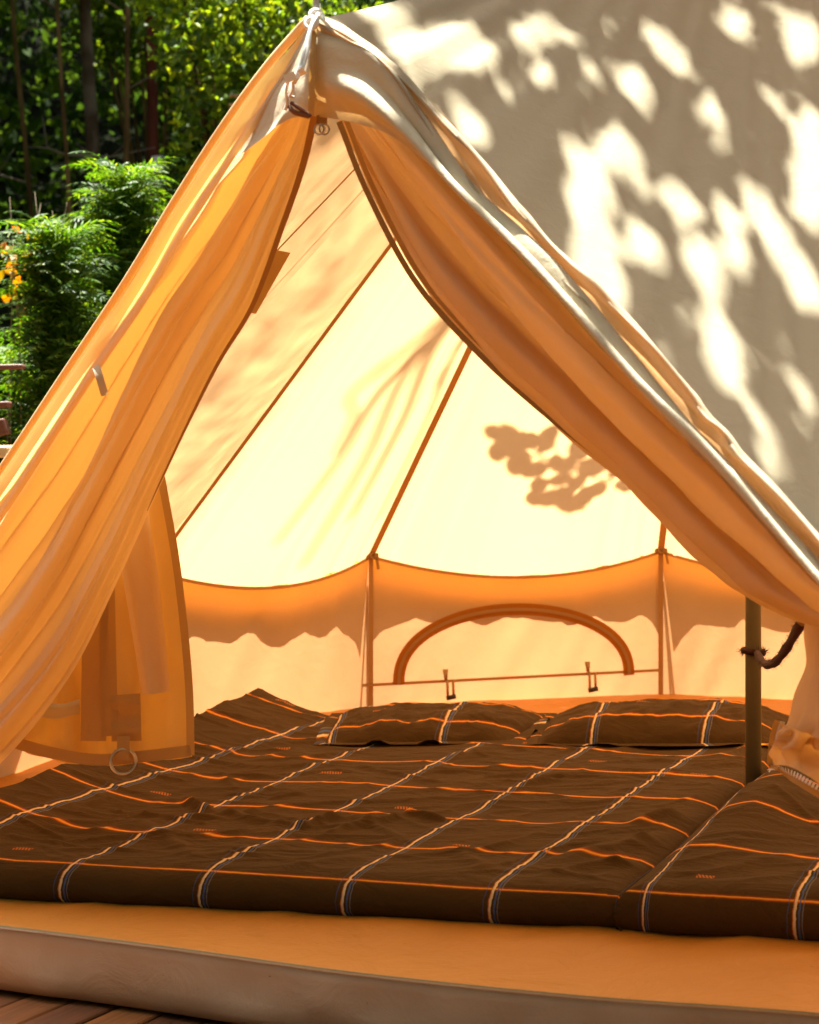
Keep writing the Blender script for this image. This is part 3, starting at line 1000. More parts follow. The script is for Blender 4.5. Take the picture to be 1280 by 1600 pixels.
v, f = join_data([box_data(W(453, 121, 2.875), Vector((0.009, 0, 0.003)), Vector((0, 0.005, 0)), Vector((-0.002, 0, 0.006))),
                  tube_data([W(466, 114, 2.875), W(474, 108, 2.875)], [0.007, 0.009], 8)])
mesh_py('cord_stopper', v, f, PLASTIC, tent, smooth=False)
v, f = join_data([tube_data(cordpts([(452, 166, 2.88), (458, 174, 2.875), (468, 178, 2.875), (484, 182, 2.875)]), 0.0042, 6),
                  tube_data(cordpts([(455, 160, 2.88), (466, 168, 2.875), (478, 176, 2.875), (486, 182, 2.875)]), 0.0034, 6)])
mesh_py('brown_lace', v, f, BROWNLACE, tent)
# rope going up from the apex
up = [W(493, 30, 2.98), W(496, 5, 2.99), W(495, -40, 3.0), Vector((-0.13, 3.35, 3.2)), Vector((0.0, 4.3, 4.9))]
gr = tube('hanging_rope', curve_pts(up, 30), 0.0052, GREYROPE, None, 8)
tag(gr, 'thin grey rope rising straight up from the tip of the tent door', 'rope')

# tie-back rope between pole and right flap
zc = HC - (1018 - HY) / F * P.y
loop = torus_data(Vector((P.x, P.y, zc)), Vector((0.12, 0, 1)), 0.0225, 0.0075, 20, 8)
a0 = Vector((P.x + 0.004, P.y - 0.026, zc))
a1 = W(1255, 968, 2.95)
rope_pts = [a0.lerp(a1, i / 14) + Vector((0, 0, -0.045 * math.sin(math.pi * (i / 14) ** 0.8))) for i in range(15)]
parts = [loop, tube_data(rope_pts, [0.0085 + 0.0015 * math.sin(i * 2.1) for i in range(15)], 8)]
for i in range(1100):
    s = random.random()
    q = rope_pts[min(13, int(s * 14))].lerp(rope_pts[min(14, int(s * 14) + 1)], random.random()) if random.random() < 0.75 else Vector((P.x, P.y, zc)) + Vector((math.cos(i) * 0.027, math.sin(i) * 0.027, 0))
    d = Vector((random.gauss(0, 1), random.gauss(0, 1), random.gauss(0, 1))).normalized()
    parts.append(tube_data([q, q + d * random.uniform(0.008, 0.016)], [0.0005, 0.0003], 3))
v, f = join_data(parts)
tag(mesh_py('tieback_rope', v, f, BROWNROPE), 'frayed dark brown rope tied round the tent pole and holding back the right door flap', 'rope')
tube('tieback_loop', [a1, W(1265, 962, 2.92), W(1280, 960, 2.89)], [0.012, 0.010, 0.012], WEB, tent, 8)


# ------------------------------------------------------------------ beds
def su(x, y):
    return (x - 0.447 * (y - 3.3) + 0.42) / 0.29
def tv(x, y):
    return (y + 0.22 * x - 3.29) / 0.28

RUMPLES = []
for (x0, y0, x1, y1, h, w) in [(292, 1262, 330, 1282, .022, .016), (330, 1276, 470, 1306, .012, .02), (470, 1306, 540, 1284, .018, .016),
                               (520, 1312, 640, 1282, .014, .018), (640, 1282, 690, 1290, .018, .014), (560, 1290, 620, 1318, .010, .02),
                               (820, 1235, 860, 1228, .014, .02), (735, 1195, 780, 1188, .012, .025), (1000, 1300, 1060, 1285, .024, .025),
                               (880, 1355, 960, 1330, .012, .03), (960, 1340, 1060, 1310, .018, .03), (40, 1340, 110, 1360, .010, .03),
                               (420, 1370, 560, 1350, .008, .03), (230, 1300, 300, 1345, .010, .03), (700, 1330, 760, 1370, .008, .03)]:
    p0, p1 = floor_at(x0, y0, 0.07), floor_at(x1, y1, 0.07)
    RUMPLES.append((p0, p1, h * 0.85, w * 0.75))

rc = random.Random(77)
for k in range(110):
    x0, y0 = rc.uniform(-1.0, 1.6), rc.uniform(3.3, 4.9)
    an = rc.choice((rc.gauss(0.0, 0.35), rc.gauss(-0.45, 0.3), rc.gauss(1.1, 0.4)))
    ln = rc.uniform(0.06, 0.30)
    RUMPLES.append((Vector((x0, y0, 0)), Vector((x0 + ln * math.cos(an), y0 + ln * math.sin(an), 0)), rc.uniform(0.0025, 0.0075), rc.uniform(0.006, 0.013)))

def bed_relief(x, y, rum=True):
    z = 0.008 * fnoise(x * 2.1, y * 1.5, 1.0) + 0.004 * fnoise(x * 5 + y * 2, y * 6, 2.0)
    wx, wy = x + 0.05 * fnoise(x * 4, y * 4, 11.0), y + 0.05 * fnoise(x * 4, y * 4, 14.0)
    for (fx, fy, am, sd) in ((2.6, 7.0, 0.0070, 6.0), (6.0, 14.0, 0.0036, 8.0)):
        rg = 1 - abs(fnoise(wx * fx + wy * 1.5, wy * fy - wx * 2.5, sd)) * 3.2
        z += am * max(0, rg) ** 2.2 * (0.5 + 0.9 * max(0, fnoise(x * 1.7, y * 2.3, sd + 20) + 0.25))
    if rum:
        q = Vector((x, y, 0))
        for p0, p1, h, w in RUMPLES:
            if not (min(p0.x, p1.x) - 3 * w < x < max(p0.x, p1.x) + 3 * w and min(p0.y, p1.y) - 3 * w < y < max(p0.y, p1.y) + 3 * w):
                continue
            d = Vector((p1.x - p0.x, p1.y - p0.y, 0))
            L = d.length
            s = (q - Vector((p0.x, p0.y, 0))).dot(d) / (L * L)
            s = max(0, min(1, s))
            c = Vector((p0.x, p0.y, 0)) + d * s
            r = (q - c).length / w
            if r < 3:
                z += h * math.exp(-r * r) * (0.4 + 0.6 * math.sin(math.pi * min(1, max(0, s * 0.8 + 0.1))))
    return z

PROF = [(-0.004, 0.0), (-0.016, 0.18), (-0.020, 0.42), (-0.014, 0.66), (-0.002, 0.84), (0.020, 0.95), (0.048, 1.0)]
ARC = [0.115, 0.095, 0.075, 0.055, 0.036, 0.016, 0.0]
def bed(name, FL, FR, BR, BL, H, left, right, extra, nu, nv, label):
    root_loc = (FL + FR + BR + BL) / 4
    root = empty(name, (root_loc.x, root_loc.y, 0.01), label, 'mattress', 'striped mattresses on the tent floor')
    Wd = ((FR - FL).length + (BR - BL).length) / 2
    Ln = ((BL - FL).length + (BR - FR).length) / 2
    cols = []
    if left:
        cols += [(d / Wd, z, a) for (d, z), a in zip(PROF, ARC)]
    else:
        cols += [(0.0, 1.0, 0.0)]
    x0 = cols[-1][0]
    x1 = 1 - (PROF[-1][0] / Wd if right else 0)
    cols += [(x0 + (x1 - x0) * i / nu, 1.0, 0.0) for i in range(1, nu)]
    if right:
        cols += [(1 - d / Wd, z, -a) for (d, z), a in reversed(list(zip(PROF, ARC)))]
    else:
        cols += [(1.0, 1.0, 0.0)]
    rws = [(d / Ln, z, a) for (d, z), a in zip(PROF, ARC)]
    y0 = rws[-1][0]
    rws += [(y0 + (1 - y0) * i / nv, 1.0, 0.0) for i in range(1, nv)]
    rws += [(1.0, 0.97, 0.0), (1.003, 0.5, 0.0), (1.003, 0.0, 0.0)]
    G, UV = [], []
    for (p, zp, ap) in cols:
        row, ur = [], []
        for (q, zq, aq) in rws:
            xy = FL.lerp(FR, p).lerp(BL.lerp(BR, p), q)
            zf = min(zp, zq)
            z = H * zf
            if zf >= 0.9:
                e = min(1.0, max(0.0, (q * Ln) / 0.15))
                z += bed_relief(xy.x, xy.y) * (0.25 + 0.75 * e) * (1 if zf >= 1 else 0.4)
            wob = 0.010 * fnoise(xy.x * 5, xy.y * 5, 9.0) * (1 if zf < 0.95 else 0)
            z += extra(p, q, xy, Wd, Ln) * zf
            row.append(Vector((xy.x, xy.y - wob, max(0.0, z) + 0.012)))
            ur.append((su(xy.x, xy.y) - ap / 0.29, tv(xy.x, xy.y) - aq / 0.28))
        G.append(row)
        UV.append(ur)
    grid('striped_cover', G, BLANKET, root, UV)
    # the mattress body inside the cover
    body = []
    for p in np.linspace(0.03, 0.97, 6):
        body.append([FL.lerp(FR, p).lerp(BL.lerp(BR, p), q) + Vector((0, 0, 0.012 + H * 0.55)) for q in np.linspace(0.02, 0.97, 6)])
    return root

def left_extra(p, q, xy, Wd, Ln):
    d = p * Wd
    rise = 0.062 * max(0.0, 1 - d / 0.24) ** 1.4 * min(1, q * 5 + 0.15)
    corner = 0.004 * math.exp(-((p / 0.2) ** 2 + ((1 - q) / 0.25) ** 2))
    return rise + corner
bed('mattress', Vector((-0.99, 3.475, 0)), Vector((0.376, 3.245, 0)), Vector((0.98, 4.72, 0)), Vector((-0.43, 5.16, 0)), 0.070, False, True, left_extra, 270, 300,
    'wide dark brown mattress with white and orange woven stripes, filling the left of the tent')
def right_extra(p, q, xy, Wd, Ln):
    d = p * Wd
    return 0.055 * math.exp(-((d - 0.10) / 0.11) ** 2) * min(1, max(0, q * 2.2 - 0.12)) + 0.012
bed('mattress', Vector((0.392, 3.235, 0)), Vector((1.35, 3.05, 0)), Vector((2.10, 4.35, 0)), Vector((0.93, 4.40, 0)), 0.070, True, False, right_extra, 170, 200,
    'narrower striped brown mattress at the right, its raised left edge beside the tent pole')


# ------------------------------------------------------------------ pillows
def pillow(FL, FR, BR, BL, Hp, base, uo, vo, seed, label):
    root_loc = (FL + FR + BR + BL) / 4
    root = empty('pillow', (root_loc.x, root_loc.y, base), label, 'pillow', 'striped pillows at the head of the bed')
    n, m = 64, 48
    G, UV, hemG, hemUV = [], [], [], []
    Wd, Ln = (FR - FL).length, (BL - FL).length
    def top(u, v):
        a = max(0.0, 1 - abs(2 * u - 1) ** 2.4) ** 0.55
        b = max(0.0, 1 - abs(2 * v - 1) ** 2.2) ** 0.6
        h = Hp * a * b
        h *= 1 + 0.28 * fnoise(u * 3.2 + seed, v * 2.6, seed)
        h += (0.010 * fnoise(u * 8 + seed, v * 5, seed) + 0.006 * max(0, 1 - 3 * abs(fnoise(u * 7 + seed, v * 6 - u * 4, seed + 3))) + 0.003 * max(0, 1 - 3 * abs(fnoise(u * 15, v * 10 + u * 6, seed + 5)))) * min(1, 2 * a * b)
        return h
    for i in range(n):
        u = i / (n - 1)
        r, ru = [], []
        for j in range(m):
            v = j / (m - 1)
            p = FL.lerp(FR, u).lerp(BL.lerp(BR, u), v)
            inset = 0.02 * math.sin(math.pi * u) * (1 - v)
            r.append(Vector((p.x, p.y, base + 0.006 + top(u, v))))
            ru.append((u * Wd / 0.29 + uo, v * Ln / 0.28 + vo + top(u, v) / 0.28 * 0.6))
        G.append(r)
        UV.append(ru)
    grid('pillowcase', G, PILLOWCLOTH, root, UV)
    # flange round the edge
    c = (FL + FR + BR + BL) / 4
    ring = [FL.lerp(FR, i / 24) for i in range(25)] + [FR.lerp(BR, i / 16) for i in range(1, 17)] + [BR.lerp(BL, i / 24) for i in range(1, 25)] + [BL.lerp(FL, i / 16) for i in range(1, 17)]
    for k, p in enumerate(ring):
        o = (p - c).normalized()
        wv = 0.006 + 0.010 * max(0, fnoise(k * 0.33, seed, 5.0)) * 2
        hemG.append([Vector((p.x, p.y, base + 0.010)) - o * 0.012, Vector((p.x, p.y, base + 0.010 + wv * 0.4)) + o * 0.012, Vector((p.x, p.y, base + 0.004 + wv)) + o * 0.030])
        uu, vv = (p - FL).dot((FR - FL).normalized()) / 0.29 + uo, (p - FL).dot((BL - FL).normalized()) / 0.28 + vo
        hemUV.append([(uu, vv)] * 3)
    grid('pillow_hem', hemG, PILLOWCLOTH, root, hemUV)
    return root

pillow(Vector((-0.225, 4.66, 0)), Vector((0.270, 4.70, 0)), Vector((0.40, 5.12, 0)), Vector((-0.20, 5.12, 0)), 0.056, 0.078, -0.05, 0.62, 2.0,
       'flat striped brown pillow beneath the window, left of the two')
pillow(Vector((0.325, 4.65, 0)), Vector((0.94, 4.66, 0)), Vector((1.10, 5.06, 0)), Vector((0.42, 5.10, 0)), 0.076, 0.078, -0.50, 0.55, 6.0,
       'plump striped brown pillow right behind the tent pole')


# ------------------------------------------------------------------ vegetation
def leaf_mesh(name, C, S, mat, parent=None, aspect=0.5, up_bias=0.6, dirs=None, fold=0.18):
    C = np.asarray(C, dtype=np.float64)
    n = len(C)
    S = np.broadcast_to(np.asarray(S, dtype=np.float64), (n,))
    a = rng.normal(size=(n, 3))
    if dirs is not None:
        a = a * 0.35 + dirs
    a /= np.linalg.norm(a, axis=1)[:, None]
    nn = rng.normal(size=(n, 3)) * 0.8 + np.array([0, 0, up_bias * 1.6])
    b = np.cross(nn, a)
    b /= np.linalg.norm(b, axis=1)[:, None] + 1e-9
    nn = np.cross(a, b)
    L = S[:, None]
    v = np.empty((n, 4, 3))
    v[:, 0] = C - a * L * 0.5
    v[:, 1] = C + b * L * aspect * 0.5 + nn * L * fold - a * L * 0.05
    v[:, 2] = C + a * L * 0.5
    v[:, 3] = C - b * L * aspect * 0.5 + nn * L * fold - a * L * 0.05
    return quads_mesh(name, v, mat, parent)

def quads_mesh(name, v, mat, parent=None):
    n = len(v)
    me = bpy.data.meshes.new(name)
    me.vertices.add(n * 4)
    me.vertices.foreach_set('co', v.reshape(-1).astype(np.float32))
    me.loops.add(n * 4)
    me.loops.foreach_set('vertex_index', np.arange(n * 4, dtype=np.int32))
    me.polygons.add(n)
    me.polygons.foreach_set('loop_start', np.arange(0, n * 4, 4, dtype=np.int32))
    me.update(calc_edges=True)
    return link(name, me, mat, parent, smooth=False)

def trunk_path(base, top, bend, n=14, seed=0.0):
    pts = []
    for i in range(n):
        s = i / (n - 1)
        p = base.lerp(top, s)
        p = p + Vector((bend * math.sin(math.pi * s) + 0.05 * fnoise(s * 4, seed), 0.05 * fnoise(s * 4, seed + 9), 0)) * (1 if s > 0 else 0)
        pts.append(p)
    return pts

def forest_tree(name, base, height, r0, lean, bend, crown_z, crown_r, nleaf, lsize, lmat, bark, label, seed, twigs=0, group='trees of the wood behind the tent', extra_clusters=()):
    root = empty(name, base, label, 'tree', group)
    top = base + Vector((lean[0], lean[1], height))
    tp = trunk_path(base - Vector((0, 0, 0.3)), top, bend, 16, seed)
    tr = [tube_data(tp, [r0 * (1.25 if i == 0 else 1.0) * (1 - 0.75 * i / 15) for i in range(16)], 10)]
    rr = random.Random(int(seed * 13 + 5))
    clusters = []
    for k in range(11):
        s = crown_z + (1 - crown_z) * (k + rr.random()) / 11
        p = tp[min(15, int(s * 15))]
        an = rr.uniform(0, 2 * math.pi)
        ln = crown_r * rr.uniform(0.5, 1.1) * (1.15 - 0.6 * (s - crown_z) / (1 - crown_z))
        q = p + Vector((math.cos(an) * ln, math.sin(an) * ln, rr.uniform(-0.1, 0.5) * ln))
        mid = p.lerp(q, 0.5) + Vector((0, 0, 0.15 * ln))
        tr.append(tube_data([p, mid, q], [r0 * 0.30, r0 * 0.18, r0 * 0.05], 6))
        for w in (0.45, 0.75, 1.0):
            clusters.append((p.lerp(q, w), crown_r * 0.34))
    for c in extra_clusters:
        clusters += [c] * 4
    v, f = join_data(tr)
    mesh_py('trunk', v, f, bark, root)
    if twigs:
        tw = []
        for k in range(twigs):
            s = rr.uniform(0.12, crown_z)
            p = tp[min(15, int(s * 15))]
            an = rr.choice([0, math.pi]) + rr.uniform(-0.7, 0.7)
            ln = rr.uniform(0.25, 0.8)
            d = Vector((math.cos(an), math.sin(an) * 0.6, rr.uniform(-0.25, 0.55)))
            m1 = p + d * ln * 0.5 + Vector((0, 0, rr.uniform(-0.06, 0.10)))
            e = p + d * ln + Vector((0, 0, rr.uniform(-0.12, 0.12)))
            v, f = join_data([tube_data([p, m1, e], [0.008, 0.005, 0.002], 5),
                              tube_data([m1, m1 + Vector((rr.uniform(-.15, .15), rr.uniform(-.1, .1), rr.uniform(.05, .25)))], [0.004, 0.002], 4)])
            mesh_py('twig', v, f, TWIG, root)
    cc = np.array([[*c[0]] for c in clusters])
    cr = np.array([c[1] for c in clusters])
    idx = rng.integers(0, len(cc), nleaf)
    pos = cc[idx] + rng.normal(size=(nleaf, 3)) * cr[idx][:, None] * np.array([1, 1, 0.6]) * 0.75
    leaf_mesh('crown', pos, rng.uniform(0.6, 1.25, nleaf) * lsize, lmat, root)
    return root

def tb(px, Y):
    x = (px - 640) / F * Y
    return Vector((x, Y, hill(x, Y)))

specs = [
    # px at base, Y, height, radius, lean, bend, bark, leaf, label
    (60, 13.0, 7.5, 0.022, (-0.75, 0.2), 0.10, BARK, LEAF_DARK, 'thin leaning brown tree trunk, leftmost in the wood behind the thuja', 5),
    (118, 12.0, 7.0, 0.019, (-0.30, 0.1), 0.02, BARK, LEAF_DARK, 'slim straight tree trunk between the leaning sapling and the pale patched trunk', 7),
    (160, 14.5, 9.0, 0.062, (-0.25, 0.1), -0.10, BARKPALE, LEAF_DARK, 'thickest tree of the wood, with pale patches of bark on its upper trunk', 4),
    (186, 11.5, 7.0, 0.024, (0.05, 0.1), 0.03, BARK, LEAF_DARK, 'slender tree with bare pale twigs right of the thick patched trunk', 9),
    (243, 12.5, 8.0, 0.048, (-0.55, 0.1), 0.16, BARKRED, LEAF_SUN, 'reddish bent tree trunk wearing a white marker near its foot', 4),
    (300, 13.5, 8.0, 0.024, (-0.05, 0.1), 0.02, BARK, LEAF_SUN, 'straight dark tree trunk nearest to the tent roof in the wood', 3),
]
forest = []
for i, (px, Y, h, r, lean, bend, bark, lf, label, tw) in enumerate(specs):
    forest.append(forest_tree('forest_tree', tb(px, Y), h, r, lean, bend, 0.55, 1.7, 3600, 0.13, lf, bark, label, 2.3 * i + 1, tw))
# white marker on the reddish trunk
mk = forest[4]
mp = W(246, 255, 12.36)
v, f = join_data([tube_data([mp + Vector((0, 0.07, -0.055)), mp + Vector((0, 0.07, 0.055))], 0.052, 14, caps=False)])
mesh_py('trail_marker', v, f, TAG, mk)

# sunlit young broadleaf trees at the edge of the wood, right of the trunks
def bush_clusters(pts, r):
    return [(p, r) for p in pts]
def leafy(name, base, blobs, n, size, mat, label, cat='tree', group='leafy young trees at the edge of the wood', seed=1.0, stem=0.03):
    root = empty(name, base, label, cat, group)
    tr = []
    for (c, r) in blobs:
        mid = base.lerp(c, 0.5) + Vector((0.1 * fnoise(c.x, c.z), 0, 0.1))
        tr.append(tube_data([base - Vector((0, 0, 0.15)), mid, c], [stem, stem * 0.6, stem * 0.2], 6))
    v, f = join_data(tr)
    mesh_py('trunk', v, f, BARK, root)
    vol = np.array([r ** 2 for c, r in blobs])
    idx = rng.choice(len(blobs), n, p=vol / vol.sum())
    cc = np.array([[*c] for c, r in blobs])
    cr = np.array([r for c, r in blobs])
    d = rng.normal(size=(n, 3))
    d /= np.linalg.norm(d, axis=1)[:, None]
    rad = cr[idx] * (0.55 + 0.5 * rng.random(n))
    pos = cc[idx] + d * rad[:, None]
    leaf_mesh('crown', pos, rng.uniform(0.6, 1.3, n) * size, mat, root)
    return root

def blobs_px(lst, Y):
    return [(W(x, y, Y + dy), r) for x, y, r, dy in lst]
leafy('young_tree', tb(395, 9.2), blobs_px([(330, 90, .30, 0), (385, 70, .34, .2), (430, 40, .38, -.1), (360, 170, .32, .3), (410, 130, .30, -.2), (470, 10, .40, .2), (300, 30, .30, .4), (340, 220, .25, .2), (380, -60, .4, 0), (280, -40, .38, .3)], 9.2),
      4200, 0.066, LEAF_SUN, 'bright green sunlit young tree just left of the tent tip', seed=3)
leafy('young_tree', tb(240, 15.5), blobs_px([(170, 40, .35, 0), (200, 90, .30, .2), (265, 60, .4, 0), (270, 130, .35, .3), (215, 10, .4, 0), (300, 150, .35, .1), (150, 10, .3, 0), (250, -60, .6, 0)], 15.5),
      2600, 0.095, LEAF_SUN, 'green young tree seen between the pale trunk and the reddish trunk', seed=4)
leafy('young_tree', tb(345, 9.6), blobs_px([(330, 235, .16, 0), (300, 260, .18, .2), (372, 200, .15, -.1), (280, 290, .16, .1)], 9.6), 700, 0.06, LEAF_DARK,
      'low dark leafy sapling close behind the left roof edge', seed=6, stem=0.012)

# dark undergrowth and the mass of the wood
n = 60000
px_ = rng.uniform(-900, 1500, n)
Y_ = rng.uniform(15.5, 24, n)
X_ = (px_ - 640) / F * Y_
zb = np.array([hill(x, y) for x, y in zip(X_, Y_)])
Z_ = zb + rng.random(n) ** 1.1 * 7.5
clump = np.array([fnoise(x * 0.9, z * 0.9, y * 0.5) for x, y, z in zip(X_, Y_, Z_)])
keep = clump > -0.12
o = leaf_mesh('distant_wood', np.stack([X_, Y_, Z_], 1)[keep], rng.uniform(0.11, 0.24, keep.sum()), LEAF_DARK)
o['kind'] = 'stuff'
n = 16000
X_ = rng.uniform(-7, 7, n)
Y_ = 8.0 + rng.random(n) * 9
zb = np.array([hill(x, y) for x, y in zip(X_, Y_)])
cl = np.array([fnoise(x * 1.4, y * 1.4, 3.0) for x, y in zip(X_, Y_)])
Z_ = zb + rng.random(n) * (0.25 + 0.55 * np.clip(cl + 0.3, 0, 1))
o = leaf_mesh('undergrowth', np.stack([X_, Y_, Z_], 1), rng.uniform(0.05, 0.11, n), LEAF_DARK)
o['kind'] = 'stuff'
# roof of the wood: closes the canopy high over the trunks
n = 15000
X_ = rng.uniform(-14, 9, n)
Y_ = rng.uniform(11.4, 24, n)
Z_ = 6.6 + 0.25 * (Y_ - 9) + rng.random(n) * 2.6
cl = np.array([fnoise(x * 0.55, y * 0.55, 7.0) for x, y in zip(X_, Y_)])
keep = (cl > -0.06) & ~((X_ > -1.7) & (X_ < 0.6) & (Y_ < 17))
o = leaf_mesh('wood_canopy', np.stack([X_, Y_, Z_], 1)[keep], rng.uniform(0.25, 0.5, keep.sum()), LEAF_DARK)
o['kind'] = 'stuff'
# the wood closes round the clearing behind the camera and at the sides
n = 26000
an = rng.uniform(math.pi * 0.12, math.pi * 1.88, n)
rd = rng.uniform(11, 15, n)
X_ = rd * np.sin(an)
Y_ = 3 + rd * np.cos(an)
Z_ = -0.4 + rng.random(n) * 8.5
o = leaf_mesh('surrounding_wood', np.stack([X_, Y_, Z_], 1), rng.uniform(0.35, 0.7, n), LEAF_DARK)
o['kind'] = 'stuff'

n = 10000  # unseen foliage added overhead to cut sky light on the tent front
X_ = rng.uniform(-9, 9, n)
Y_ = rng.uniform(-10, 1.9, n)
Z_ = 6.0 + rng.random(n) * 2.5 - 0.02 * X_ ** 2
o = leaf_mesh('sky_blocking_foliage', np.stack([X_, Y_, Z_], 1), rng.uniform(0.25, 0.5, n), LEAF_DARK)
o['kind'] = 'stuff'

# thuja shrubs
def thuja(base, height, rad, nf, label, seed, lean=(0, 0)):
    root = empty('thuja_shrub', base, label, 'shrub', 'thuja shrubs beside the tent')
    rr = random.Random(int(seed * 7 + 1))
    tp = trunk_path(base - Vector((0, 0, 0.1)), base + Vector((lean[0], lean[1], height * 0.93)), 0.02, 10, seed)
    mesh_py('trunk', *tube_data(tp, [0.022 * (1 - 0.08 * i) for i in range(10)], 7), BARK, root)
    quads = []
    for k in range(nf):
        s = rr.random() ** 0.8
        z = height * (0.04 + 0.94 * s)
        an = rr.uniform(0, 2 * math.pi)
        env = rad * (1 - s ** 1.5 * 0.86) * (0.50 + 0.8 * abs(fnoise(math.cos(an) * 1.6, math.sin(an) * 1.6, z * 2.5 + seed)) + 0.25 * rr.random())
        c = base + Vector((lean[0] * s, lean[1] * s, z))
        outd = Vector((math.cos(an), math.sin(an), 0))
        ln = rr.uniform(0.13, 0.30)
        p0 = c + outd * max(0.0, env - ln * 0.75)
        d0 = (outd * 0.75 + Vector((0, 0, 0.85))).normalized()
        side = outd.cross(Vector((0, 0, 1)))
        side = (side + Vector((rr.gauss(0, .3), rr.gauss(0, .3), rr.gauss(0, .35)))).normalized()
        ns = 9
        p = p0
        for i in range(ns):
            t = i / ns
            d = (d0 * (1 - t * 0.7) + outd * 0.55 * t + Vector((0, 0, -0.75 * t * t))).normalized()
            q = p + d * (ln / ns)
            wl = ln * 0.30 * (1 - t * 0.85) * (0.6 + 0.4 * math.sin(min(1, t * 3) * math.pi / 2))
            for sg in (-1, 1):
                tip = p + side * sg * wl + d * wl * 0.9 + Vector((0, 0, -wl * 0.18))
                m_ = p.lerp(tip, 0.5)
                wv = (d.cross(side)).normalized() * 0.0015 + d * 0.0055
                quads.append((p, m_ + wv, tip, m_ - wv))
            wv = side * 0.003
            quads.append((p, p.lerp(q, 0.5) + wv, q, p.lerp(q, 0.5) - wv))
            p = q
    v = np.array([[[*c] for c in q] for q in quads])
    quads_mesh('foliage', v, LEAF_THUJA, root)
    return root
def gb(px, Y):
    x = (px - 640) / F * Y
    return Vector((x, Y, hill(x, Y)))
thuja(gb(175, 6.7), 2.30, 0.26, 1500, 'taller feathery green thuja shrub close to the tent edge', 3.0, (0.05, 0))
thuja(gb(80, 6.3), 2.02, 0.24, 1400, 'shorter feathery thuja shrub with yellow leaves at its tip, on the left', 8.0, (0.02, 0))
thuja(gb(10, 6.9), 1.60, 0.22, 700, 'low thuja shrub cut off by the left picture edge', 12.0)

# yellowing broad-leaved plant
def plant(base, tips, label, seed):
    root = empty('leafy_plant', base, label, 'plant')
    rr = random.Random(seed)
    st, C, D = [], [], []
    for tpt in tips:
        mid = base.lerp(tpt, 0.6) + Vector((rr.uniform(-.10, .10), rr.uniform(-.08, .08), 0.03))
        st.append(tube_data(curve_pts([base, mid, tpt + Vector((rr.uniform(-.03, .03), 0, 0))], 10), [0.0035 - 0.00025 * i for i in range(10)], 5))
        for k in range(5):
            s = 0.86 + 0.14 * k / 6
            c = mid.lerp(tpt, (s - .6) / .4) if s > .6 else base.lerp(mid, s / .6)
            C.append([*(c + Vector((rr.uniform(-.03, .03), rr.uniform(-.03, .03), rr.uniform(-.02, .02))))])
            D.append([rr.uniform(-1, 1), rr.uniform(-1, .4), rr.uniform(-.9, .2)])
    v, f = join_data(st)
    mesh_py('stem', v, f, TWIG, root)
    V_, F_ = [], []
    for c, d in zip(C, D):
        c, d = Vector(c), Vector(d).normalized()
        sd = d.cross(Vector((rr.uniform(-.6, .6), -1, rr.uniform(-.4, .8)))).normalized()
        up = sd.cross(d)
        ln, wd = rr.uniform(0.035, 0.065), rr.uniform(0.010, 0.017)
        o = len(V_)
        for k, (t_, w_) in enumerate(((0, .05), (.2, .75), (.45, 1.0), (.75, .65), (1.0, .03))):
            m_ = c + d * ln * t_ - up * (ln * 0.35 * t_ * t_)
            V_ += [m_ - sd * wd * w_ + up * wd * w_ * .45, m_, m_ + sd * wd * w_ + up * wd * w_ * .45]
            if k:
                for q_ in (0, 1):
                    F_.append((o + 3 * k - 3 + q_, o + 3 * k - 2 + q_, o + 3 * k + 1 + q_, o + 3 * k + q_))
    mesh_py('leaves', V_, F_, LEAF_YELLOW, root)
    return root
b = gb(40, 6.9)
plant(b, [W(8, 308, 6.72), W(50, 300, 6.66), W(72, 318, 6.60), W(104, 316, 6.62), W(24, 372, 6.55), W(3, 345, 6.6), W(34, 350, 6.55), W(84, 330, 6.5)],
      'straggly plant with yellow and green leaves above the shorter thuja', 5)

# red-brown log railing at the left behind the tent
rail = empty('wooden_railing', Vector((-1.5, 5.6, hill(-1.5, 5.6))), 'rough reddish brown wooden railing at the left edge below the shrubs', 'railing')
def bar(name, a, b, w, h, mat, par):
    d = (b - a)
    ax = d * 0.5
    s = d.cross(Vector((0, 0, 1))).normalized() * (w / 2)
    u = s.cross(d).normalized() * (h / 2)
    v, f = box_data((a + b) / 2, ax, s, u)
    o = mesh_py(name, v, f, mat, par, smooth=False)
    md = o.modifiers.new('bevel', 'BEVEL')
    md.width = 0.006
    md.segments = 2
    return o
for px in (15, -160, -330):
    p = W(px, 560, 5.6)
    bar('post', Vector((p.x, 5.6, hill(p.x, 5.6) - 0.1)), Vector((p.x, 5.6, W(px, 570, 5.6).z)), 0.07, 0.07, WOODRED, rail)
bar('rail', W(-380, 584, 5.66), W(38, 573, 5.66), 0.06, 0.016, WOODRED, rail)
bar('rail', W(-380, 648, 5.55), W(17, 632, 5.55), 0.05, 0.020, WOODRED, rail)
bar('brace', W(-110, 700, 5.52), W(12, 665, 5.52), 0.05, 0.05, WOODRED, rail)
bench = empty('plank_bench', Vector((-1.5, 5.0, hill(-1.5, 5.0))), 'pale plank top of a low wooden bench, just showing at the left edge', 'bench')
bar('seat', W(-420, 710, 5.0), W(30, 705, 5.0), 0.30, 0.030, WOODPALE, bench)
for px in (-380, 0):
    q = W(px, 715, 5.0)
    bar('leg', Vector((q.x, 5.0, hill(q.x, 5.0) - 0.05)), Vector((q.x, 5.0, q.z - 0.002)), 0.07, 0.24, WOODRED, bench)
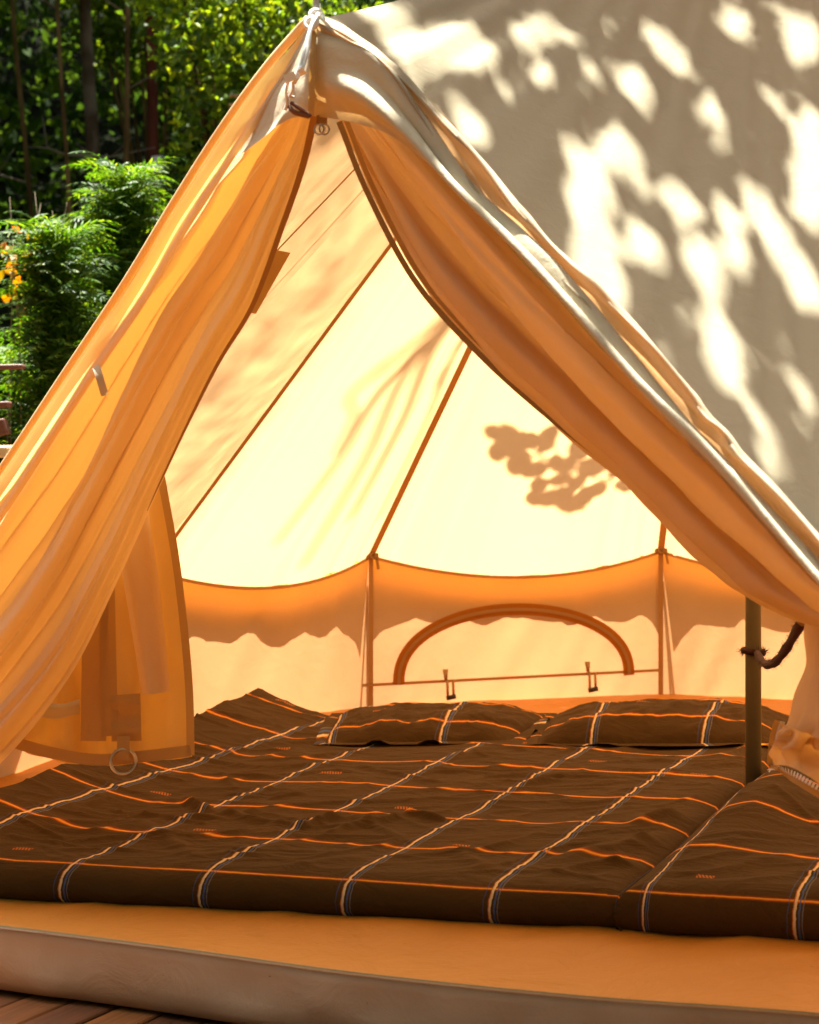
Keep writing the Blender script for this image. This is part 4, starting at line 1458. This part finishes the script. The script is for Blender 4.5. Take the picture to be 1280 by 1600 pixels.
# small pole fence up the slope
fence = empty('pole_fence', gb(365, 9.0), 'small pale pole fence peeking out above the left roof edge', 'fence')
q = W(361, 140, 9.0)
bar('post', Vector((q.x, 9.0, hill(q.x, 9.0))), q, 0.035, 0.035, WOODPALE, fence)
for (x0, y0, x1, y1) in ((358, 150, 470, 150), (358, 172, 470, 168), (358, 165, 440, 152)):
    mesh_py('rail', *tube_data([W(x0, y0, 9.0), W(x1, y1, 9.1)], 0.012, 7), WOODPALE, fence)
q = W(470, 135, 9.1)
bar('post', Vector((q.x, 9.1, hill(q.x, 9.1))), q, 0.035, 0.035, WOODPALE, fence)

# shrub close outside the back wall (its soft shade shows through the canvas)
leafy('laurel_shrub', Vector((1.35, 7.1, hill(1.35, 7.1))), [(Vector((1.38, 6.75, 0.62)), .20), (Vector((1.60, 6.9, 0.45)), .22), (Vector((1.25, 7.0, 0.35)), .2)], 320, 0.085, LEAF_SHADE,
      'low shrub standing against the outside of the back wall', 'shrub', None, 5, 0.012)


# ------------------------------------------------------------------ the trees that shade the tent
nRp = panel_out(T, A, Rv)
HOLES = [(840, 82, 26, 36, 20), (800, 137, 22, 34, 25), (913, 105, 19, 34, 18), (990, 108, 26, 48, 30), (1043, 52, 30, 48, 25), (1110, 172, 20, 62, 15),
         (1150, 28, 28, 42, 20), (1210, 162, 22, 36, 40), (1258, 100, 26, 62, 15), (1272, 250, 26, 70, 8), (888, 222, 20, 54, 35), (968, 222, 38, 48, 10),
         (922, 320, 34, 110, 4), (935, 445, 44, 85, 12), (1012, 385, 26, 66, 25), (1055, 312, 36, 46, 25), (1096, 425, 34, 62, 15), (1165, 325, 52, 38, 0),
         (1150, 410, 22, 66, 5), (1222, 400, 22, 95, 28), (1262, 480, 24, 80, 20), (1268, 330, 28, 66, 10), (1050, 560, 24, 50, 20), (1135, 585, 34, 95, 8),
         (1192, 570, 22, 80, 0), (1252, 650, 24, 80, 15), (690, 62, 52, 40, 25), (735, 75, 34, 40, 25), (800, 22, 46, 22, 10), (735, 205, 28, 55, 25), (590, 38, 95, 34, -25),
         (860, 8, 52, 16, 0), (650, 120, 40, 18, 45), (1180, 690, 50, 40, 40), (700, 225, 22, 50, 30), (960, 5, 22, 26, 0), (755, 255, 12, 40, 20), (1185, 745, 20, 60, 30), (560, 30, 60, 30, -20), (610, 55, 70, 40, -30), (655, 108, 60, 34, 40), (715, 60, 60, 46, 10), (1060, 210, 14, 30, 20), (1005, 300, 20, 34, 25), (1110, 660, 16, 60, 20), (1215, 740, 16, 50, 25), (1160, 800, 14, 40, 40), (985, 610, 14, 40, 25), (1090, 95, 14, 26, 20), (885, 165, 13, 22, 20), (1010, 175, 12, 26, 25), (1190, 235, 15, 30, 15), (1060, 480, 18, 36, 20), (1120, 520, 16, 46, 15), (1240, 560, 18, 50, 20), (950, 60, 16, 22, 20), (1210, 40, 16, 26, 10)]
HA = np.array(HOLES, dtype=np.float64)
HA[:, 2] = np.maximum(8, HA[:, 2] - 6)
HA[:, 3] = np.maximum(12, HA[:, 3] - 14)
lowr = (HA[:, 0] > 1030) & (HA[:, 1] > 520)
HA[lowr, 2:4] *= 0.85
def in_hole(x, y, grow=1.0):
    dx, dy = x - HA[:, 0], y - HA[:, 1]
    th = np.radians(HA[:, 4])
    # long axis leans right going down
    u = dx * np.cos(th) - dy * np.sin(th)
    w = dx * np.sin(th) + dy * np.cos(th)
    return bool(np.any((u / HA[:, 2]) ** 2 + (w / HA[:, 3]) ** 2 < grow))
def on_edge(x, y):
    # the folded roof edge stays mostly in the sun
    ye = 30 + (x - 500) * 1.045
    return 480 < x < 1400 and 55 < y - ye < 200 and fnoise(x * 0.010, y * 0.010, 40.0) < 0.18
def to_panel_px(q):
    lam = (q - T + nRp * 0.040).dot(nRp) / SUN.dot(nRp)
    h = q - SUN * lam
    return 640 + F * h.x / h.y, HY - F * (h.z - HC) / h.y
rs = random.Random(21)
def leaf_on(c, size, rs):
    a = Vector((rs.gauss(0, 1), rs.gauss(0, 1), rs.gauss(0, .4))).normalized()
    nn = (Vector((rs.gauss(0, .35), rs.gauss(0, .35), 1)) + SUN * 0.8).normalized()
    b = nn.cross(a).normalized()
    a = b.cross(nn).normalized()
    return [c - a * size * .5, c + b * size * .30, c + a * size * .5, c - b * size * .30]
quads = []
tries = 0
while len(quads) < 14000 and tries < 70000:
    tries += 1
    px, py = rs.uniform(470, 1560), rs.uniform(-330, 980)
    h = ray_plane(px, py, T - nRp * 0.040, A - nRp * 0.040, Rv - nRp * 0.040)
    if h.z > 2.45 or h.y < 1.5 or h.y > 4.3:
        continue
    c = h + SUN * rs.uniform(2.4, 4.2)
    q = leaf_on(c, rs.choice((0.025, 0.035, 0.05, 0.08)), rs)
    pp = [to_panel_px(w) for w in q + [c]]
    if any(in_hole(*w) or on_edge(*w) for w in pp):
        continue
    quads.append(q)
oak_base = Vector((3.9, 3.4, hill(3.9, 3.4)))
oak = empty('shade_tree', oak_base, 'broadleaf tree beside the tent whose boughs hang over the roof', 'tree')
cen = Vector((0.35, 3.9, 3.9))
bp = [oak_base - Vector((0, 0, 0.3)), oak_base + Vector((0.05, 0.1, 2.2)), oak_base + Vector((-0.2, 0.3, 4.2)), oak_base + Vector((-0.3, 0.3, 6.5))]
tr = [tube_data(curve_pts(bp, 14), [0.17 - 0.008 * i for i in range(14)], 12)]
for dx, dy, dz in ((0, 0, 0.45),):
    tr.append(tube_data([bp[2], bp[2].lerp(cen, 0.5) + Vector((0, 0, 0.6)), cen + Vector((0.4, 0.3, 0.9))], [0.06, 0.04, 0.02], 7))
v, f = join_data(tr)
mesh_py('trunk', v, f, BARK, oak)
quads_mesh('crown', np.array([[[*c] for c in q] for q in quads]), LEAF_SHADE, oak)
crown2 = np.array([3.6, 3.8, 6.2]) + rng.normal(size=(1500, 3)) * np.array([0.7, 1.0, 0.8])
leaf_mesh('upper_crown', crown2, rng.uniform(0.09, 0.15, 1500), LEAF_SHADE, oak)

# tree at the left whose crown dims the left roof panels
quads = []
left_panels = [(T, RIM[1], RIM[2], 1.0, 640), (T, RIM[0], RIM[1], 0.92, 500), (T, A, RIM[0], 0.86, 380)]  # strip by the ridge stays sunny
for (t0_, v1_, v2_, tmax, cnt) in left_panels:
    for k in range(cnt):
        a = (0.5 + k * 0.7548776662) % 1.0
        t = math.sqrt((0.5 + k * 0.5698402910) % 1.0) * tmax
        h = t0_.lerp(v1_.lerp(v2_, a), t)
        c = h + SUN * rs.uniform(11.5, 15.5)
        quads.append(leaf_on(c, rs.uniform(0.05, 0.08), rs))
ash_base = Vector((-4.6, 8.0, hill(-4.6, 8.0)))
ash = empty('shade_tree', ash_base, 'tall broadleaf tree left of the tent whose crown shades the left roof', 'tree')
cen = Vector((-1.2, 9.0, 13.5))
bp = [ash_base - Vector((0, 0, 0.3)), ash_base + Vector((0.1, 0, 3.5)), ash_base + Vector((0.5, -0.2, 8.5)), ash_base + Vector((0.9, -0.3, 15.5))]
tr = [tube_data(curve_pts(bp, 14), [0.18 - 0.009 * i for i in range(14)], 12), tube_data([bp[2], bp[2].lerp(cen, 0.5) + Vector((0, 0, 0.4)), cen + Vector((0.2, 0, 1.5))], [0.06, 0.035, 0.015], 7)]
v, f = join_data(tr)
mesh_py('trunk', v, f, BARK, ash)
quads_mesh('crown', np.array([[[*c] for c in q] for q in quads]), LEAF_SHADE, ash)

# leafy sprig close over the back roof
sap_base = Vector((2.9, 7.9, hill(2.9, 7.9)))
sap = empty('sapling', sap_base, 'thin sapling leaning over the back roof of the tent', 'tree')
sq, tw = [], []
tip = None
SPR = [(768, 655), (772, 680), (790, 650), (785, 672), (805, 690), (820, 655), (828, 700), (845, 660), (850, 645), (835, 725), (850, 745), (868, 715), (880, 690), (872, 745), (895, 720), (905, 745), (915, 700), (925, 735), (940, 690), (900, 665), (955, 710), (830, 745), (862, 690), (800, 660), (890, 755), (935, 660), (975, 740), (960, 680), (990, 700)]
for px, py in SPR:
    h = ray_plane(px, py, T, RIM[3], RIM[4])
    h = h + Vector((0, 0, 0.085))
    c = h + SUN * rs.uniform(2.0, 2.8)
    q4 = leaf_on(c, rs.uniform(0.085, 0.13), rs)
    ax_, bx_ = (q4[2] - q4[0]) * 0.5, (q4[1] - q4[3]) * 0.5
    prof_ = [(-.9, 0), (-.7, .62), (-.35, 1.0), (0, 1.05), (.35, .88), (.65, .55), (1, 0)]
    sq.append([c + ax_ * a_ + bx_ * b_ * 1.1 for a_, b_ in prof_] + [c + ax_ * a_ - bx_ * b_ * 1.1 for a_, b_ in prof_[-2:0:-1]])
    tw.append(c)
cen = sum(tw, Vector()) / len(tw)
tr = [tube_data(curve_pts([sap_base, sap_base + Vector((-0.05, 0.0, 1.5)), cen + Vector((0.9, 0.4, 0.15)), cen + Vector((0.15, 0.02, 0.02)), cen], 14), [0.02 - 0.0012 * i for i in range(14)], 6)]
for c in tw[::2]:
    tr.append(tube_data([cen, cen.lerp(c, 0.6) + Vector((0, 0, 0.02)), c], [0.0035, 0.003, 0.002], 4))
v, f = join_data(tr)
mesh_py('trunk', v, f, TWIG, sap)
lv, lf = [], []
for q in sq:
    lf.append(tuple(range(len(lv), len(lv) + len(q))))
    lv += q
mesh_py('leaves', lv, lf, LEAF_SHADE, sap, smooth=False)

# bare boughs added to the shade tree, unseen, to streak the back roof canvas
starts, trp = [], []
for (x0, y0, x1, y1, r) in ((690, 470, 545, 770, .022), (655, 500, 470, 840, .018), (725, 500, 590, 800, .014), (610, 540, 430, 800, .016), (700, 540, 640, 700, .010), (560, 560, 520, 660, .012)):
    p0 = ray_plane(x0, y0, T, RIM[2], RIM[3]) + SUN * rs.uniform(4.8, 6.4)
    p1 = ray_plane(x1, y1, T, RIM[2], RIM[3]) + SUN * rs.uniform(4.8, 6.4)
    starts.append(p0)
    trp.append((p0, p1, r))
hub = sum(starts, Vector()) / len(starts) + Vector((0.9, -0.3, 0.5))
joint = oak_base + Vector((-0.25, 0.3, 5.4))
mesh_py('streak_limb', *tube_data(curve_pts([joint, joint.lerp(hub, 0.5) + Vector((0, 0, 0.4)), hub], 12), [0.06 - 0.003 * i for i in range(12)], 8), BARK, oak)
for p0, p1, r in trp:
    mesh_py('streak_branch', *tube_data(curve_pts([hub, hub.lerp(p0, 0.6) + Vector((0, 0, 0.10)), p0, p0.lerp(p1, 0.5) + Vector((0.02, 0, 0.03)), p1], 18), [r * (1.45 - 0.055 * i) for i in range(18)], 7), BARK, oak)
